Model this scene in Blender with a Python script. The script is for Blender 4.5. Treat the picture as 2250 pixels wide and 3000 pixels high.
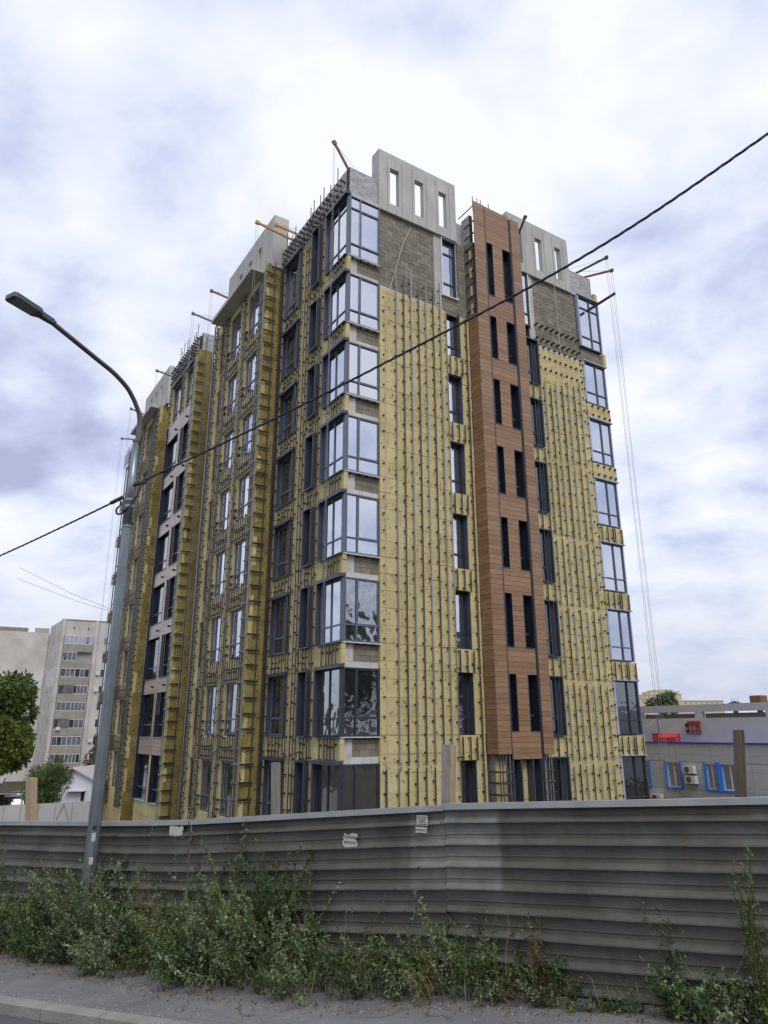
import bpy, math, random
import numpy as np
from mathutils import Vector, Matrix
random.seed(7); rng = np.random.default_rng(7)
R = math.radians
scene = bpy.context.scene
for o in list(bpy.data.objects): bpy.data.objects.remove(o)
COL = scene.collection

# ------------------------------------------------------------------ camera, sky, sun, exposure
CAMZ = 2.84
cd = bpy.data.cameras.new('camera'); cam = bpy.data.objects.new('camera', cd); COL.objects.link(cam)
cd.sensor_fit = 'VERTICAL'; cd.sensor_height = 36.0; cd.lens = 2077.7 / 3000 * 36
cd.clip_start = 0.1; cd.clip_end = 3000
cam.matrix_world = Matrix.Translation((0, 0, CAMZ)) @ Matrix.Rotation(R(90 + 17.142), 4, 'X') @ Matrix.Rotation(R(-0.128), 4, 'Z')
scene.camera = cam

SUN = Vector((0.28, -0.80, 1.05)).normalized()
sl = bpy.data.lights.new('sun', 'SUN'); sl.energy = 1.35; sl.angle = R(28); sl.color = (1.0, 0.96, 0.9)
so = bpy.data.objects.new('sun', sl); COL.objects.link(so)
so.rotation_euler = SUN.to_track_quat('Z', 'Y').to_euler()

world = bpy.data.worlds.new('World'); scene.world = world; world.use_nodes = True
nt = world.node_tree; nt.nodes.clear()
def N(t, **kw):
    n = nt.nodes.new(t)
    for k, v in kw.items(): setattr(n, k, v)
    return n
L = nt.links.new
sky = N('ShaderNodeTexSky', sky_type='NISHITA', sun_disc=False)
sky.sun_elevation = math.asin(SUN.z); sky.sun_rotation = math.atan2(SUN.x, SUN.y)
tc = N('ShaderNodeTexCoord'); sep = N('ShaderNodeSeparateXYZ'); L(tc.outputs['Generated'], sep.inputs[0])
zz = N('ShaderNodeMath', operation='ADD'); zz.inputs[1].default_value = 0.30; L(sep.outputs['Z'], zz.inputs[0])
zm = N('ShaderNodeMath', operation='MAXIMUM'); zm.inputs[1].default_value = 0.05; L(zz.outputs[0], zm.inputs[0])
dv = N('ShaderNodeVectorMath', operation='DIVIDE'); cz = N('ShaderNodeCombineXYZ')
for i in range(3): L(zm.outputs[0], cz.inputs[i])
L(tc.outputs['Generated'], dv.inputs[0]); L(cz.outputs[0], dv.inputs[1])
mp = N('ShaderNodeMapping'); mp.inputs['Location'].default_value = (3.1, 1.7, 0); mp.inputs['Rotation'].default_value = (0, 0, R(25)); mp.inputs['Scale'].default_value = (1.0, 1.15, 0.0)
L(dv.outputs[0], mp.inputs['Vector'])
n1 = N('ShaderNodeTexNoise'); n1.inputs['Scale'].default_value = 4.2; n1.inputs['Detail'].default_value = 9; n1.inputs['Roughness'].default_value = 0.53; n1.inputs['Distortion'].default_value = 0.15
n2 = N('ShaderNodeTexNoise'); n2.inputs['Scale'].default_value = 1.3; n2.inputs['Detail'].default_value = 3
L(mp.outputs[0], n1.inputs['Vector']); L(mp.outputs[0], n2.inputs['Vector'])
ad = N('ShaderNodeMath', operation='ADD'); L(n1.outputs['Fac'], ad.inputs[0]); L(n2.outputs['Fac'], ad.inputs[1])
hf = N('ShaderNodeMath', operation='MULTIPLY'); hf.inputs[1].default_value = 0.5; L(ad.outputs[0], hf.inputs[0])
cr = N('ShaderNodeValToRGB'); L(hf.outputs[0], cr.inputs[0])
e = cr.color_ramp.elements
e[0].position = 0.34; e[0].color = (0.40, 0.445, 0.62, 1)
e[1].position = 0.57; e[1].color = (0.88, 0.90, 0.95, 1)
m_ = e.new(0.41); m_.color = (0.53, 0.585, 0.78, 1)
m2 = e.new(0.48); m2.color = (0.71, 0.76, 0.90, 1)
hzr = N('ShaderNodeMapRange', interpolation_type='SMOOTHSTEP'); hzr.inputs['From Min'].default_value = 0.0; hzr.inputs['From Max'].default_value = 0.30; hzr.inputs['To Min'].default_value = 0.75; hzr.inputs['To Max'].default_value = 0.0; L(sep.outputs['Z'], hzr.inputs['Value'])
hm = N('ShaderNodeMix', data_type='RGBA'); hm.inputs['B'].default_value = (0.50, 0.54, 0.68, 1); L(hzr.outputs[0], hm.inputs['Factor']); L(cr.outputs[0], hm.inputs['A'])
cs = N('ShaderNodeVectorMath', operation='SCALE'); cs.inputs['Scale'].default_value = 9.6; L(hm.outputs['Result'], cs.inputs[0])
mx = N('ShaderNodeMix', data_type='RGBA'); mx.inputs['Factor'].default_value = 0.93
L(sky.outputs[0], mx.inputs['A']); L(cs.outputs[0], mx.inputs['B'])
bg = N('ShaderNodeBackground'); bg.inputs['Strength'].default_value = 0.1; L(mx.outputs['Result'], bg.inputs['Color'])
wo = N('ShaderNodeOutputWorld'); L(bg.outputs[0], wo.inputs['Surface'])
scene.view_settings.view_transform = 'Standard'; scene.view_settings.look = 'None'
scene.view_settings.exposure = 0.28; scene.view_settings.gamma = 1.0

# ------------------------------------------------------------------ materials
MATS = {}
def pm(name, col, rough=0.8, var=0.15, scale=3.0, isl=0.0, bump=0.0, bscale=40.0, metal=0.0, spec=0.5, stretch=(1, 1, 1), col2=None, s2=1.2):
    """Principled material: large and small noise on the base colour, random tint per piece, fine relief."""
    m = bpy.data.materials.new(name); m.use_nodes = True; t = m.node_tree; nn = t.nodes; lk = t.links.new
    b = nn['Principled BSDF']; b.inputs['Roughness'].default_value = rough; b.inputs['Metallic'].default_value = metal
    b.inputs['Specular IOR Level'].default_value = spec
    g = nn.new('ShaderNodeNewGeometry'); mpn = nn.new('ShaderNodeMapping'); mpn.inputs['Scale'].default_value = stretch
    lk(g.outputs['Position'], mpn.inputs['Vector'])
    a = nn.new('ShaderNodeTexNoise'); a.inputs['Scale'].default_value = scale; a.inputs['Detail'].default_value = 6; a.inputs['Roughness'].default_value = 0.62
    lk(mpn.outputs[0], a.inputs['Vector'])
    mr = nn.new('ShaderNodeMapRange'); mr.inputs['From Min'].default_value = 0.28; mr.inputs['From Max'].default_value = 0.72
    mr.inputs['To Min'].default_value = 1 - var; mr.inputs['To Max'].default_value = 1 + var
    lk(a.outputs['Fac'], mr.inputs['Value'])
    val = mr.outputs[0]
    if isl:
        oi = nn.new('ShaderNodeObjectInfo'); s = nn.new('ShaderNodeMath'); s.operation = 'ADD'
        lk(oi.outputs['Random'], s.inputs[0]); lk(g.outputs['Random Per Island'], s.inputs[1])
        fr = nn.new('ShaderNodeMath'); fr.operation = 'FRACT'; lk(s.outputs[0], fr.inputs[0])
        m2r = nn.new('ShaderNodeMapRange'); m2r.inputs['To Min'].default_value = 1 - isl; m2r.inputs['To Max'].default_value = 1 + isl
        lk(fr.outputs[0], m2r.inputs['Value'])
        mu = nn.new('ShaderNodeMath'); mu.operation = 'MULTIPLY'; lk(val, mu.inputs[0]); lk(m2r.outputs[0], mu.inputs[1]); val = mu.outputs[0]
    sc = nn.new('ShaderNodeVectorMath'); sc.operation = 'SCALE'; sc.inputs[0].default_value = col[:3]
    if col2:
        a2 = nn.new('ShaderNodeTexNoise'); a2.inputs['Scale'].default_value = s2; a2.inputs['Detail'].default_value = 5; a2.inputs['Roughness'].default_value = 0.65
        lk(mpn.outputs[0], a2.inputs['Vector'])
        r2 = nn.new('ShaderNodeMapRange'); r2.inputs['From Min'].default_value = 0.45; r2.inputs['From Max'].default_value = 0.68; lk(a2.outputs['Fac'], r2.inputs['Value'])
        mxx = nn.new('ShaderNodeMix'); mxx.data_type = 'RGBA'; mxx.inputs['A'].default_value = (*col[:3], 1); mxx.inputs['B'].default_value = (*col2[:3], 1)
        lk(r2.outputs[0], mxx.inputs['Factor']); lk(mxx.outputs['Result'], sc.inputs[0])
    lk(val, sc.inputs['Scale']); lk(sc.outputs[0], b.inputs['Base Color'])
    if bump:
        bn = nn.new('ShaderNodeTexNoise'); bn.inputs['Scale'].default_value = bscale; bn.inputs['Detail'].default_value = 5
        lk(mpn.outputs[0], bn.inputs['Vector'])
        bp = nn.new('ShaderNodeBump'); bp.inputs['Strength'].default_value = bump; bp.inputs['Distance'].default_value = 0.02
        lk(bn.outputs['Fac'], bp.inputs['Height']); lk(bp.outputs[0], b.inputs['Normal'])
    MATS[name] = m; return m
def glass(name, refl, tint, dark, wave=0.02, wscale=2.5):
    m = bpy.data.materials.new(name); m.use_nodes = True; t = m.node_tree; nn = t.nodes; lk = t.links.new; nn.clear()
    out = nn.new('ShaderNodeOutputMaterial'); gl = nn.new('ShaderNodeBsdfGlossy'); gl.inputs['Roughness'].default_value = 0.015; gl.inputs['Color'].default_value = (*tint, 1)
    df = nn.new('ShaderNodeBsdfPrincipled'); df.inputs['Roughness'].default_value = 0.1
    g = nn.new('ShaderNodeNewGeometry'); no = nn.new('ShaderNodeTexNoise'); no.inputs['Scale'].default_value = 1.1; no.inputs['Detail'].default_value = 3
    lk(g.outputs['Position'], no.inputs['Vector'])
    sc = nn.new('ShaderNodeVectorMath'); sc.operation = 'SCALE'; sc.inputs[0].default_value = dark; lk(no.outputs['Fac'], sc.inputs['Scale']); lk(sc.outputs[0], df.inputs['Base Color'])
    fr = nn.new('ShaderNodeLayerWeight'); fr.inputs['Blend'].default_value = 0.35
    mr = nn.new('ShaderNodeMapRange'); mr.inputs['To Min'].default_value = refl; mr.inputs['To Max'].default_value = 1.0; lk(fr.outputs['Fresnel'], mr.inputs['Value'])
    w = nn.new('ShaderNodeTexNoise'); w.inputs['Scale'].default_value = wscale; w.inputs['Detail'].default_value = 1.5; lk(g.outputs['Position'], w.inputs['Vector'])
    bp = nn.new('ShaderNodeBump'); bp.inputs['Strength'].default_value = wave; bp.inputs['Distance'].default_value = 0.1; lk(w.outputs['Fac'], bp.inputs['Height']); lk(bp.outputs[0], gl.inputs['Normal'])
    mi = nn.new('ShaderNodeMixShader'); lk(mr.outputs[0], mi.inputs[0]); lk(df.outputs[0], mi.inputs[1]); lk(gl.outputs[0], mi.inputs[2]); lk(mi.outputs[0], out.inputs[0])
    MATS[name] = m; return m

pm('insulation', (0.575, 0.49, 0.258), 0.95, 0.13, 2.2, 0.065, 0.6, 45, spec=0.1, col2=(0.52, 0.43, 0.208), s2=0.9)
pm('insulation_olive', (0.30, 0.24, 0.085), 0.95, 0.2, 1.3, 0.10, 0.5, 60, spec=0.1, col2=(0.20, 0.15, 0.05), s2=0.8)  # darker olive-brown boards for the side faces of the projecting volumes
pm('wood', (0.30, 0.175, 0.10), 0.42, 0.26, 4, 0.16, 0.2, 50, spec=0.4, stretch=(1, 1, 10), col2=(0.245, 0.135, 0.073), s2=2.0)
pm('wood_sheen', (0.42, 0.315, 0.265), 0.3, 0.14, 5, 0.12, 0.15, 50, spec=0.6, stretch=(1, 1, 9))  # brown cladding with grazing-angle sheen painted in as a paler, pinker colour
pm('navy', (0.018, 0.023, 0.038), 0.4, 0.2, 4, 0, spec=0.35)
pm('navy_trim', (0.05, 0.06, 0.085), 0.4, 0.2, 4, 0)
pm('frame', (0.115, 0.13, 0.175), 0.4, 0.12, 4, 0.05)
pm('frame_dark', (0.035, 0.042, 0.058), 0.4, 0.15, 4, 0.05)
pm('hood', (0.055, 0.063, 0.09), 0.38, 0.15, 3, 0.05)
pm('rail', (0.075, 0.068, 0.066), 0.5, 0.25, 6, 0.25, metal=0.2)
pm('rail_galv', (0.26, 0.27, 0.28), 0.45, 0.2, 6, 0.25, metal=0.5)
pm('bracket', (0.02, 0.018, 0.018), 0.6, 0.3, 9, 0.2)
pm('dowel', (0.33, 0.17, 0.075), 0.8, 0.3, 9, 0.5)
pm('dowel_white', (0.62, 0.58, 0.5), 0.8, 0.2, 9, 0.2)
pm('concrete', (0.50, 0.49, 0.465), 0.85, 0.2, 1.6, 0, 0.35, 25, spec=0.2, col2=(0.40, 0.39, 0.37), s2=0.8, stretch=(1.5, 1.5, 0.6))
pm('concrete_pale', (0.55, 0.54, 0.51), 0.85, 0.2, 3, 0.05, 0.4, 30, spec=0.2)
pm('mortar', (0.27, 0.25, 0.22), 0.9, 0.25, 4, 0, 0.4, 40, spec=0.1)
pm('block', (0.24, 0.217, 0.175), 0.9, 0.2, 3, 0.16, 0.5, 40, spec=0.1)
pm('brick_white', (0.50, 0.50, 0.51), 0.85, 0.15, 5, 0.13, 0.3, 50, spec=0.2)
pm('brick_mortar', (0.085, 0.085, 0.09), 0.9, 0.2, 5, spec=0.1)
pm('foam', (0.75, 0.74, 0.70), 0.8, 0.15, 7, 0, 0.5, 30)
pm('film', (0.36, 0.42, 0.50), 0.35, 0.15, 4)
pm('core_dark', (0.03, 0.03, 0.03), 0.9, 0.2, 3)
pm('timber', (0.42, 0.31, 0.21), 0.8, 0.25, 5, 0.15, 0.4, 40, stretch=(8, 8, 0.8), spec=0.2)
pm('timber_mid', (0.26, 0.235, 0.21), 0.85, 0.25, 5, 0.1, 0.4, 40, stretch=(8, 8, 0.8), spec=0.2)
pm('timber_grey', (0.115, 0.098, 0.075), 0.85, 0.35, 5, 0.15, 0.4, 40, stretch=(8, 8, 0.8), spec=0.2)
pm('galv', (0.235, 0.265, 0.285), 0.35, 0.25, 3.5, 0, 0.1, 20, metal=0.75, stretch=(1, 1, 0.5))
pm('arm_steel', (0.115, 0.10, 0.095), 0.45, 0.2, 5, metal=0.4)
pm('lamp_body', (0.07, 0.075, 0.085), 0.5, 0.15, 5)
pm('lamp_lens', (0.18, 0.19, 0.19), 0.35, 0.1, 5)
pm('cable', (0.022, 0.02, 0.034), 0.45, 0.2, 5)
pm('rope', (0.55, 0.5, 0.42), 0.8, 0.1, 5)
pm('wire', (0.30, 0.31, 0.33), 0.6, 0.1, 5)
pm('orange', (0.50, 0.24, 0.04), 0.5, 0.2, 6); pm('orange_red', (0.27, 0.075, 0.04), 0.5, 0.25, 6)
pm('blue_paint', (0.09, 0.11, 0.25), 0.5, 0.2, 6); pm('red_paint', (0.52, 0.055, 0.06), 0.45, 0.12, 4); pm('steel_dark', (0.05, 0.048, 0.05), 0.5, 0.2, 6)
pm('paper', (0.47, 0.455, 0.42), 0.8, 0.1, 8); pm('ink', (0.02, 0.02, 0.022), 0.7, 0.1, 5); pm('ink_red', (0.35, 0.08, 0.05), 0.7, 0.1, 5)
pm('asphalt', (0.20, 0.20, 0.203), 0.9, 0.16, 2.2, 0, 0.7, 90, spec=0.2, col2=(0.165, 0.163, 0.16), s2=0.7)
pm('road', (0.11, 0.11, 0.112), 0.9, 0.15, 1.3, 0, 0.6, 90, spec=0.2)
pm('kerb', (0.27, 0.265, 0.25), 0.9, 0.2, 4, 0.08, 0.5, 40, spec=0.2, col2=(0.19, 0.19, 0.18), s2=2)
pm('soil', (0.075, 0.062, 0.045), 0.95, 0.3, 1.5, 0, 0.6, 20, spec=0.1, col2=(0.06, 0.07, 0.035), s2=0.3)
pm('bark', (0.075, 0.06, 0.045), 0.9, 0.3, 6, 0, 0.6, 20, spec=0.1)
def leafmat(name, col, isl=0.35, tr=0.3):
    m = pm(name, col, 0.55, 0.25, 0.9, isl, spec=0.3); nn = m.node_tree.nodes; lk = m.node_tree.links.new
    b = nn['Principled BSDF']; tl = nn.new('ShaderNodeBsdfTranslucent'); mi = nn.new('ShaderNodeMixShader'); mi.inputs[0].default_value = tr
    src = b.inputs['Base Color'].links[0].from_socket; lk(src, tl.inputs['Color'])
    lk(b.outputs[0], mi.inputs[1]); lk(tl.outputs[0], mi.inputs[2]); lk(mi.outputs[0], nn['Material Output'].inputs[0]); return m
leafmat('leaf', (0.10, 0.155, 0.035)); leafmat('leaf_bright', (0.135, 0.175, 0.035)); leafmat('leaf_pine', (0.11, 0.16, 0.05)); leafmat('leaf_far', (0.15, 0.19, 0.075))
leafmat('weed', (0.16, 0.225, 0.08), .5); leafmat('weed_grey', (0.26, 0.315, 0.18), .5); leafmat('weed_dry', (0.24, 0.165, 0.075)); leafmat('weed_stem', (0.11, 0.12, 0.04)); leafmat('weed_dark', (0.075, 0.125, 0.05)); leafmat('weed_grass', (0.22, 0.24, 0.10))
glass('glass_mirror', 0.66, (0.84, 0.87, 0.97), (0.05, 0.06, 0.07), 0.03, 1.7)
glass('glass_wavy', 0.42, (0.80, 0.83, 0.86), (0.05, 0.055, 0.06), 0.22, 1.8)
glass('glass_dark', 0.20, (0.8, 0.85, 0.92), (0.035, 0.042, 0.045), 0.15, 2.6)
glass('glass_deep', 0.10, (0.7, 0.75, 0.85), (0.015, 0.017, 0.022), 0.02, 2.0)
glass('glass_far', 0.28, (0.8, 0.85, 0.95), (0.30, 0.32, 0.36), 0.02, 2.0)

def cracks(name, col, scale, width):
    m = MATS[name]; nn = m.node_tree.nodes; lk = m.node_tree.links.new; b = nn['Principled BSDF']; src = b.inputs['Base Color'].links[0].from_socket
    g = nn.new('ShaderNodeNewGeometry'); w = nn.new('ShaderNodeTexNoise'); w.inputs['Scale'].default_value = 2.5; w.inputs['Detail'].default_value = 4; lk(g.outputs['Position'], w.inputs['Vector'])
    ad_ = nn.new('ShaderNodeVectorMath'); ad_.operation = 'MULTIPLY_ADD'; ad_.inputs[1].default_value = (.5, .5, .5); lk(w.outputs['Color'], ad_.inputs[0]); lk(g.outputs['Position'], ad_.inputs[2])
    v = nn.new('ShaderNodeTexVoronoi'); v.feature = 'DISTANCE_TO_EDGE'; v.inputs['Scale'].default_value = scale; lk(ad_.outputs[0], v.inputs['Vector'])
    r = nn.new('ShaderNodeMapRange'); r.inputs['From Min'].default_value = 0; r.inputs['From Max'].default_value = width; r.inputs['To Min'].default_value = .75; r.inputs['To Max'].default_value = 0; lk(v.outputs['Distance'], r.inputs['Value'])
    k = nn.new('ShaderNodeTexNoise'); k.inputs['Scale'].default_value = .9; lk(g.outputs['Position'], k.inputs['Vector']); k2 = nn.new('ShaderNodeMapRange'); k2.inputs['From Min'].default_value = .5; k2.inputs['From Max'].default_value = .6; lk(k.outputs['Fac'], k2.inputs['Value'])
    q = nn.new('ShaderNodeMath'); q.operation = 'MULTIPLY'; lk(r.outputs[0], q.inputs[0]); lk(k2.outputs[0], q.inputs[1])
    x = nn.new('ShaderNodeMix'); x.data_type = 'RGBA'; lk(q.outputs[0], x.inputs['Factor']); lk(src, x.inputs['A']); x.inputs['B'].default_value = (*col, 1); lk(x.outputs['Result'], b.inputs['Base Color'])
cracks('asphalt', (.05, .048, .045), .55, .012)

# ------------------------------------------------------------------ mesh helpers
class MB:
    def __init__(s): s.v = []; s.f = []
    def box(s, x0, x1, y0, y1, z0, z1):
        if x0 > x1: x0, x1 = x1, x0
        if y0 > y1: y0, y1 = y1, y0
        n = len(s.v)
        s.v += [(x0, y0, z0), (x1, y0, z0), (x1, y1, z0), (x0, y1, z0), (x0, y0, z1), (x1, y0, z1), (x1, y1, z1), (x0, y1, z1)]
        s.f += [tuple(n + i for i in q) for q in ((3, 2, 1, 0), (4, 5, 6, 7), (0, 1, 5, 4), (1, 2, 6, 5), (2, 3, 7, 6), (3, 0, 4, 7))]
        return s
    def obox(s, c, ax, ay, az):
        """box from centre and three half-axis vectors"""
        c, ax, ay, az = map(Vector, (c, ax, ay, az)); n = len(s.v)
        for k in (-1, 1):
            for i, j in ((-1, -1), (1, -1), (1, 1), (-1, 1)): s.v.append(tuple(c + ax * i + ay * j + az * k))
        s.f += [tuple(n + i for i in q) for q in ((3, 2, 1, 0), (4, 5, 6, 7), (0, 1, 5, 4), (1, 2, 6, 5), (2, 3, 7, 6), (3, 0, 4, 7))]
        return s
    def poly(s, pts, ext):
        """closed polygon extruded along ext"""
        n = len(s.v); k = len(pts); e = Vector(ext)
        s.v += [tuple(q) for q in pts] + [tuple(Vector(q) + e) for q in pts]
        s.f += [tuple(range(n, n + k)), tuple(range(n + 2 * k - 1, n + k - 1, -1))]
        s.f += [(n + i, n + k + i, n + k + (i + 1) % k, n + (i + 1) % k) for i in range(k)]
        return s
    def tube(s, pts, r, n=8, cap=True):
        pts = [Vector(q) for q in pts]; rs = r if isinstance(r, (list, tuple)) else [r] * len(pts); b = len(s.v); up = Vector((0.31, 0.17, 0.93))
        for i, q in enumerate(pts):
            d = (pts[min(i + 1, len(pts) - 1)] - pts[max(i - 1, 0)]).normalized()
            if abs(d.dot(up)) > 0.97: up = Vector((1, 0.1, 0))
            a = d.cross(up).normalized(); c = d.cross(a)
            for k in range(n):
                t = 2 * math.pi * k / n; s.v.append(tuple(q + (a * math.cos(t) + c * math.sin(t)) * rs[i]))
        for i in range(len(pts) - 1):
            for k in range(n):
                s.f.append((b + i * n + k, b + i * n + (k + 1) % n, b + (i + 1) * n + (k + 1) % n, b + (i + 1) * n + k))
        if cap:
            s.f.append(tuple(b + k for k in range(n - 1, -1, -1))); s.f.append(tuple(b + (len(pts) - 1) * n + k for k in range(n)))
        return s
OFF = {}
def mesh_of(v, f, mat, smooth=False):
    me = bpy.data.meshes.new('m'); me.from_pydata(v, [], f); me.materials.append(MATS[mat]); me.validate()
    if smooth:
        for q in me.polygons: q.use_smooth = True
    return me
def mk(name, mb, mat, parent=None, smooth=False, base=False):
    """link one mesh object; its origin sits at its own centre (base: at its foot)"""
    A = np.array(mb.v); c = (A.min(0) + A.max(0)) / 2
    if base: c[2] = A[:, 2].min()
    me = mesh_of((A - c).tolist(), mb.f, mat, smooth); me.name = name
    o = bpy.data.objects.new(name, me); COL.objects.link(o)
    OFF[o.name] = c; po = np.zeros(3)
    if parent is not None: o.parent = parent; po = OFF[parent.name]
    o.location = c - po; return o
def thing(name, loc, label, cat, group=None, rz=0):
    o = bpy.data.objects.new(name, None); COL.objects.link(o); o.location = loc; o.rotation_euler = (0, 0, rz); o.empty_display_size = 0.3
    OFF[o.name] = np.zeros(3); tag(o, label, cat, group); return o
def tag(o, label=None, cat=None, group=None, kind=None):
    if label: o['label'] = label
    if cat: o['category'] = cat
    if group: o['group'] = group
    if kind: o['kind'] = kind
    return o
UNIT = {}
def unit(mat):
    if mat not in UNIT: UNIT[mat] = mesh_of(MB().box(-.5, .5, -.5, .5, -.5, .5).v, MB().box(-.5, .5, -.5, .5, -.5, .5).f, mat)
    return UNIT[mat]
class Bank:
    """alike pieces of one thing: the 300 that show largest become objects, the rest one joined 'stuff' part per material"""
    def __init__(s, root, toworld): s.root = root; s.p = {}; s.tw = toworld
    def add(s, kind, mat, x0, x1, y0, y1, z0, z1):
        c = ((x0 + x1) / 2, (y0 + y1) / 2, (z0 + z1) / 2); d = (abs(x1 - x0), abs(y1 - y0), abs(z1 - z0))
        s.p.setdefault(kind, []).append((mat, c, d))
    def flush(s, limit=300):
        for kind, L_ in s.p.items():
            def key(q):
                w = s.tw @ Vector(q[1]); dist = (w - Vector((0, 0, CAMZ))).length
                a = sorted(q[2]); return -(a[1] * a[2]) / dist ** 2
            L_.sort(key=key)
            for mat, c, d in L_[:limit]:
                o = bpy.data.objects.new(kind, unit(mat)); COL.objects.link(o); o.parent = s.root; o.location = c; o.scale = d
            rest = {}
            for mat, c, d in L_[limit:]:
                rest.setdefault(mat, MB()).box(c[0] - d[0] / 2, c[0] + d[0] / 2, c[1] - d[1] / 2, c[1] + d[1] / 2, c[2] - d[2] / 2, c[2] + d[2] / 2)
            for mat, mb in rest.items():
                o = mk(kind + 's_further_away', mb, mat, s.root); o['kind'] = 'stuff'
def rect_free(s0, s1, z0, z1, ops, rowh, off=0.0):
    """rows with the free intervals left by rectangular openings"""
    zs = {z0, z1}; z = z0 + off
    while z < z1:
        if z > z0: zs.add(z)
        z += rowh
    for a, b, c, d in ops:
        for q in (c, d):
            if z0 < q < z1: zs.add(q)
    zs = sorted(zs); row = 0
    for za, zb in zip(zs[:-1], zs[1:]):
        if zb - za < 0.012: continue
        zm_ = (za + zb) / 2; cuts = sorted((max(a, s0), min(b, s1)) for a, b, c, d in ops if c < zm_ < d and b > s0 and a < s1); cur = s0; free = []
        for a, b in cuts:
            if a - cur > 0.01: free.append((cur, a))
            cur = max(cur, b)
        if s1 - cur > 0.01: free.append((cur, s1))
        yield row, za, zb, free; row += 1

# ------------------------------------------------------------------ terrain, pavement, kerb, road
FP = Vector((0.62, 9.35)); FD = Vector((0.8746, -0.4848)); FN = Vector((-0.4848, -0.8746))   # fence line: point, direction, side of the street
def tz(t): return 0.07 * max(-75.0, min(14.0, t))
def gz(x, y): return tz((Vector((x, y)) - FP).dot(FD))
def fpt(t, n, z=0.0):
    q = FP + FD * t + FN * n; return Vector((q.x, q.y, tz(t) + z))
def strip(name, n0, n1, dz, mat, t0=-120, t1=60, step=1.0):
    v = []; f = []; k = int((t1 - t0) / step)
    for i in range(k + 1):
        t = t0 + i * step
        for n in (n0, n1): v.append(tuple(fpt(t, n, dz)))
    for i in range(k): f.append((2 * i, 2 * i + 1, 2 * i + 3, 2 * i + 2))
    me = mesh_of(v, f, mat); o = bpy.data.objects.new(name, me); COL.objects.link(o); o['kind'] = 'structure'; OFF[o.name] = np.zeros(3); return o
gv = []; gf = []; xs = [-900, -400, -200, -120, -90] + list(range(-80, 81, 4)) + [100, 150, 250, 500, 900]; ys = [-300, -150, -80] + list(range(-60, 121, 4)) + [150, 220, 400, 800, 1500]
for y in ys:
    for x in xs: gv.append((x, y, gz(x, y) - 0.35))
nx = len(xs)
for j in range(len(ys) - 1):
    for i in range(nx - 1): gf.append((j * nx + i, j * nx + i + 1, (j + 1) * nx + i + 1, (j + 1) * nx + i))
go = bpy.data.objects.new('ground', mesh_of(gv, gf, 'soil')); COL.objects.link(go); go['kind'] = 'structure'
strip('pavement', -0.3, 1.72, 0.0, 'asphalt')
strip('road', 1.88, 9.5, -0.13, 'road')
strip('far_pavement', 9.5, 30, 0.0, 'asphalt')
kb = strip('kerb', 1.72, 1.78, -0.012, 'kerb')
for i in range(-16, 12):
    t0 = i * 1.0 - 0.35; a = 0.006
    q = [fpt(t0 + a, 1.725, -.3), fpt(t0 + a, 1.89, -.3), fpt(t0 + a, 1.885, -.015), fpt(t0 + a, 1.865, .008), fpt(t0 + a, 1.725, .008)]
    e_ = fpt(t0 + 1 - a, 1.725, 0) - fpt(t0 + a, 1.725, 0)
    mk('kerb_stone', MB().poly([tuple(w) for w in q], e_), 'kerb', kb)

# ------------------------------------------------------------------ the building under construction
PHI = R(90) - 1.0052
BASE = Vector((-1.4031, 23.4971, 2.84 - 0.1722 - 4.0))
bld = thing('apartment_building', BASE, 'tall apartment block under construction with yellow insulation, wood cladding and corner glazing', 'building', rz=PHI)
TW = Matrix.Translation(BASE) @ Matrix.Rotation(PHI, 4, 'Z')
ZO = 4.0
bank = Bank(bld, TW)
class Face:
    """flat face of the building; s runs along it, d outwards, z up from the sill of the first full storey"""
    def __init__(s, axis, pos): s.ax = axis; s.pos = pos
    def b(s, s0, s1, d0, d1, z0, z1):
        if s.ax == 'B': return (s0, s1, s.pos - d1, s.pos - d0, z0 + ZO, z1 + ZO)
        return (s.pos - d1, s.pos - d0, s0, s1, z0 + ZO, z1 + ZO)
    def p(s, q, d, z): return (q, s.pos - d, z + ZO) if s.ax == 'B' else (s.pos - d, q, z + ZO)
    def mb(s, m, *a): m.box(*s.b(*a)); return m
    def add(s, kind, mat, *a): bank.add(kind, mat, *s.b(*a))
FB = Face('B', 0.0); FA = Face('A', 0.0); FT = Face('B', -0.64); FTS = Face('A', 5.98)
F1 = Face('A', -0.77); F2 = Face('A', -0.90); F3 = Face('A', -0.85)
S1 = Face('B', 6.27); S2 = Face('B', 15.9); S3 = Face('B', 23.8)
KS = range(-1, 7)
def lay(F, s0, s1, z0, z1, ops, rowh, ln, gap, d0, d1, kind, mat, jit=0.0, off=0.0, stag=0.5):
    for row, za, zb, free in rect_free(s0, s1, z0, z1, ops, rowh, off):
        for a, b in free:
            g = math.floor(a / ln) * ln + (row % 2) * ln * stag + random.uniform(-.05, .05) * ln * (jit > 0)
            if g > a: g -= ln
            while g < b:
                x0, x1 = max(a, g), min(b, g + ln); g += ln
                if x1 - x0 < 0.03: continue
                j = random.uniform(-jit, jit)
                F.add(kind, mat, x0 + gap / 2, x1 - gap / 2, d0, d1 + j, za + gap / 2, zb - gap / 2)
def insul(F, s0, s1, z0, z1, ops=(), mat='insulation', th=0.158): lay(F, s0, s1, z0, z1, list(ops), 0.6, 1.2, 0.009, -th, 0.0, 'insulation_board', mat, 0.009, off=random.uniform(0, .5))
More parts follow.
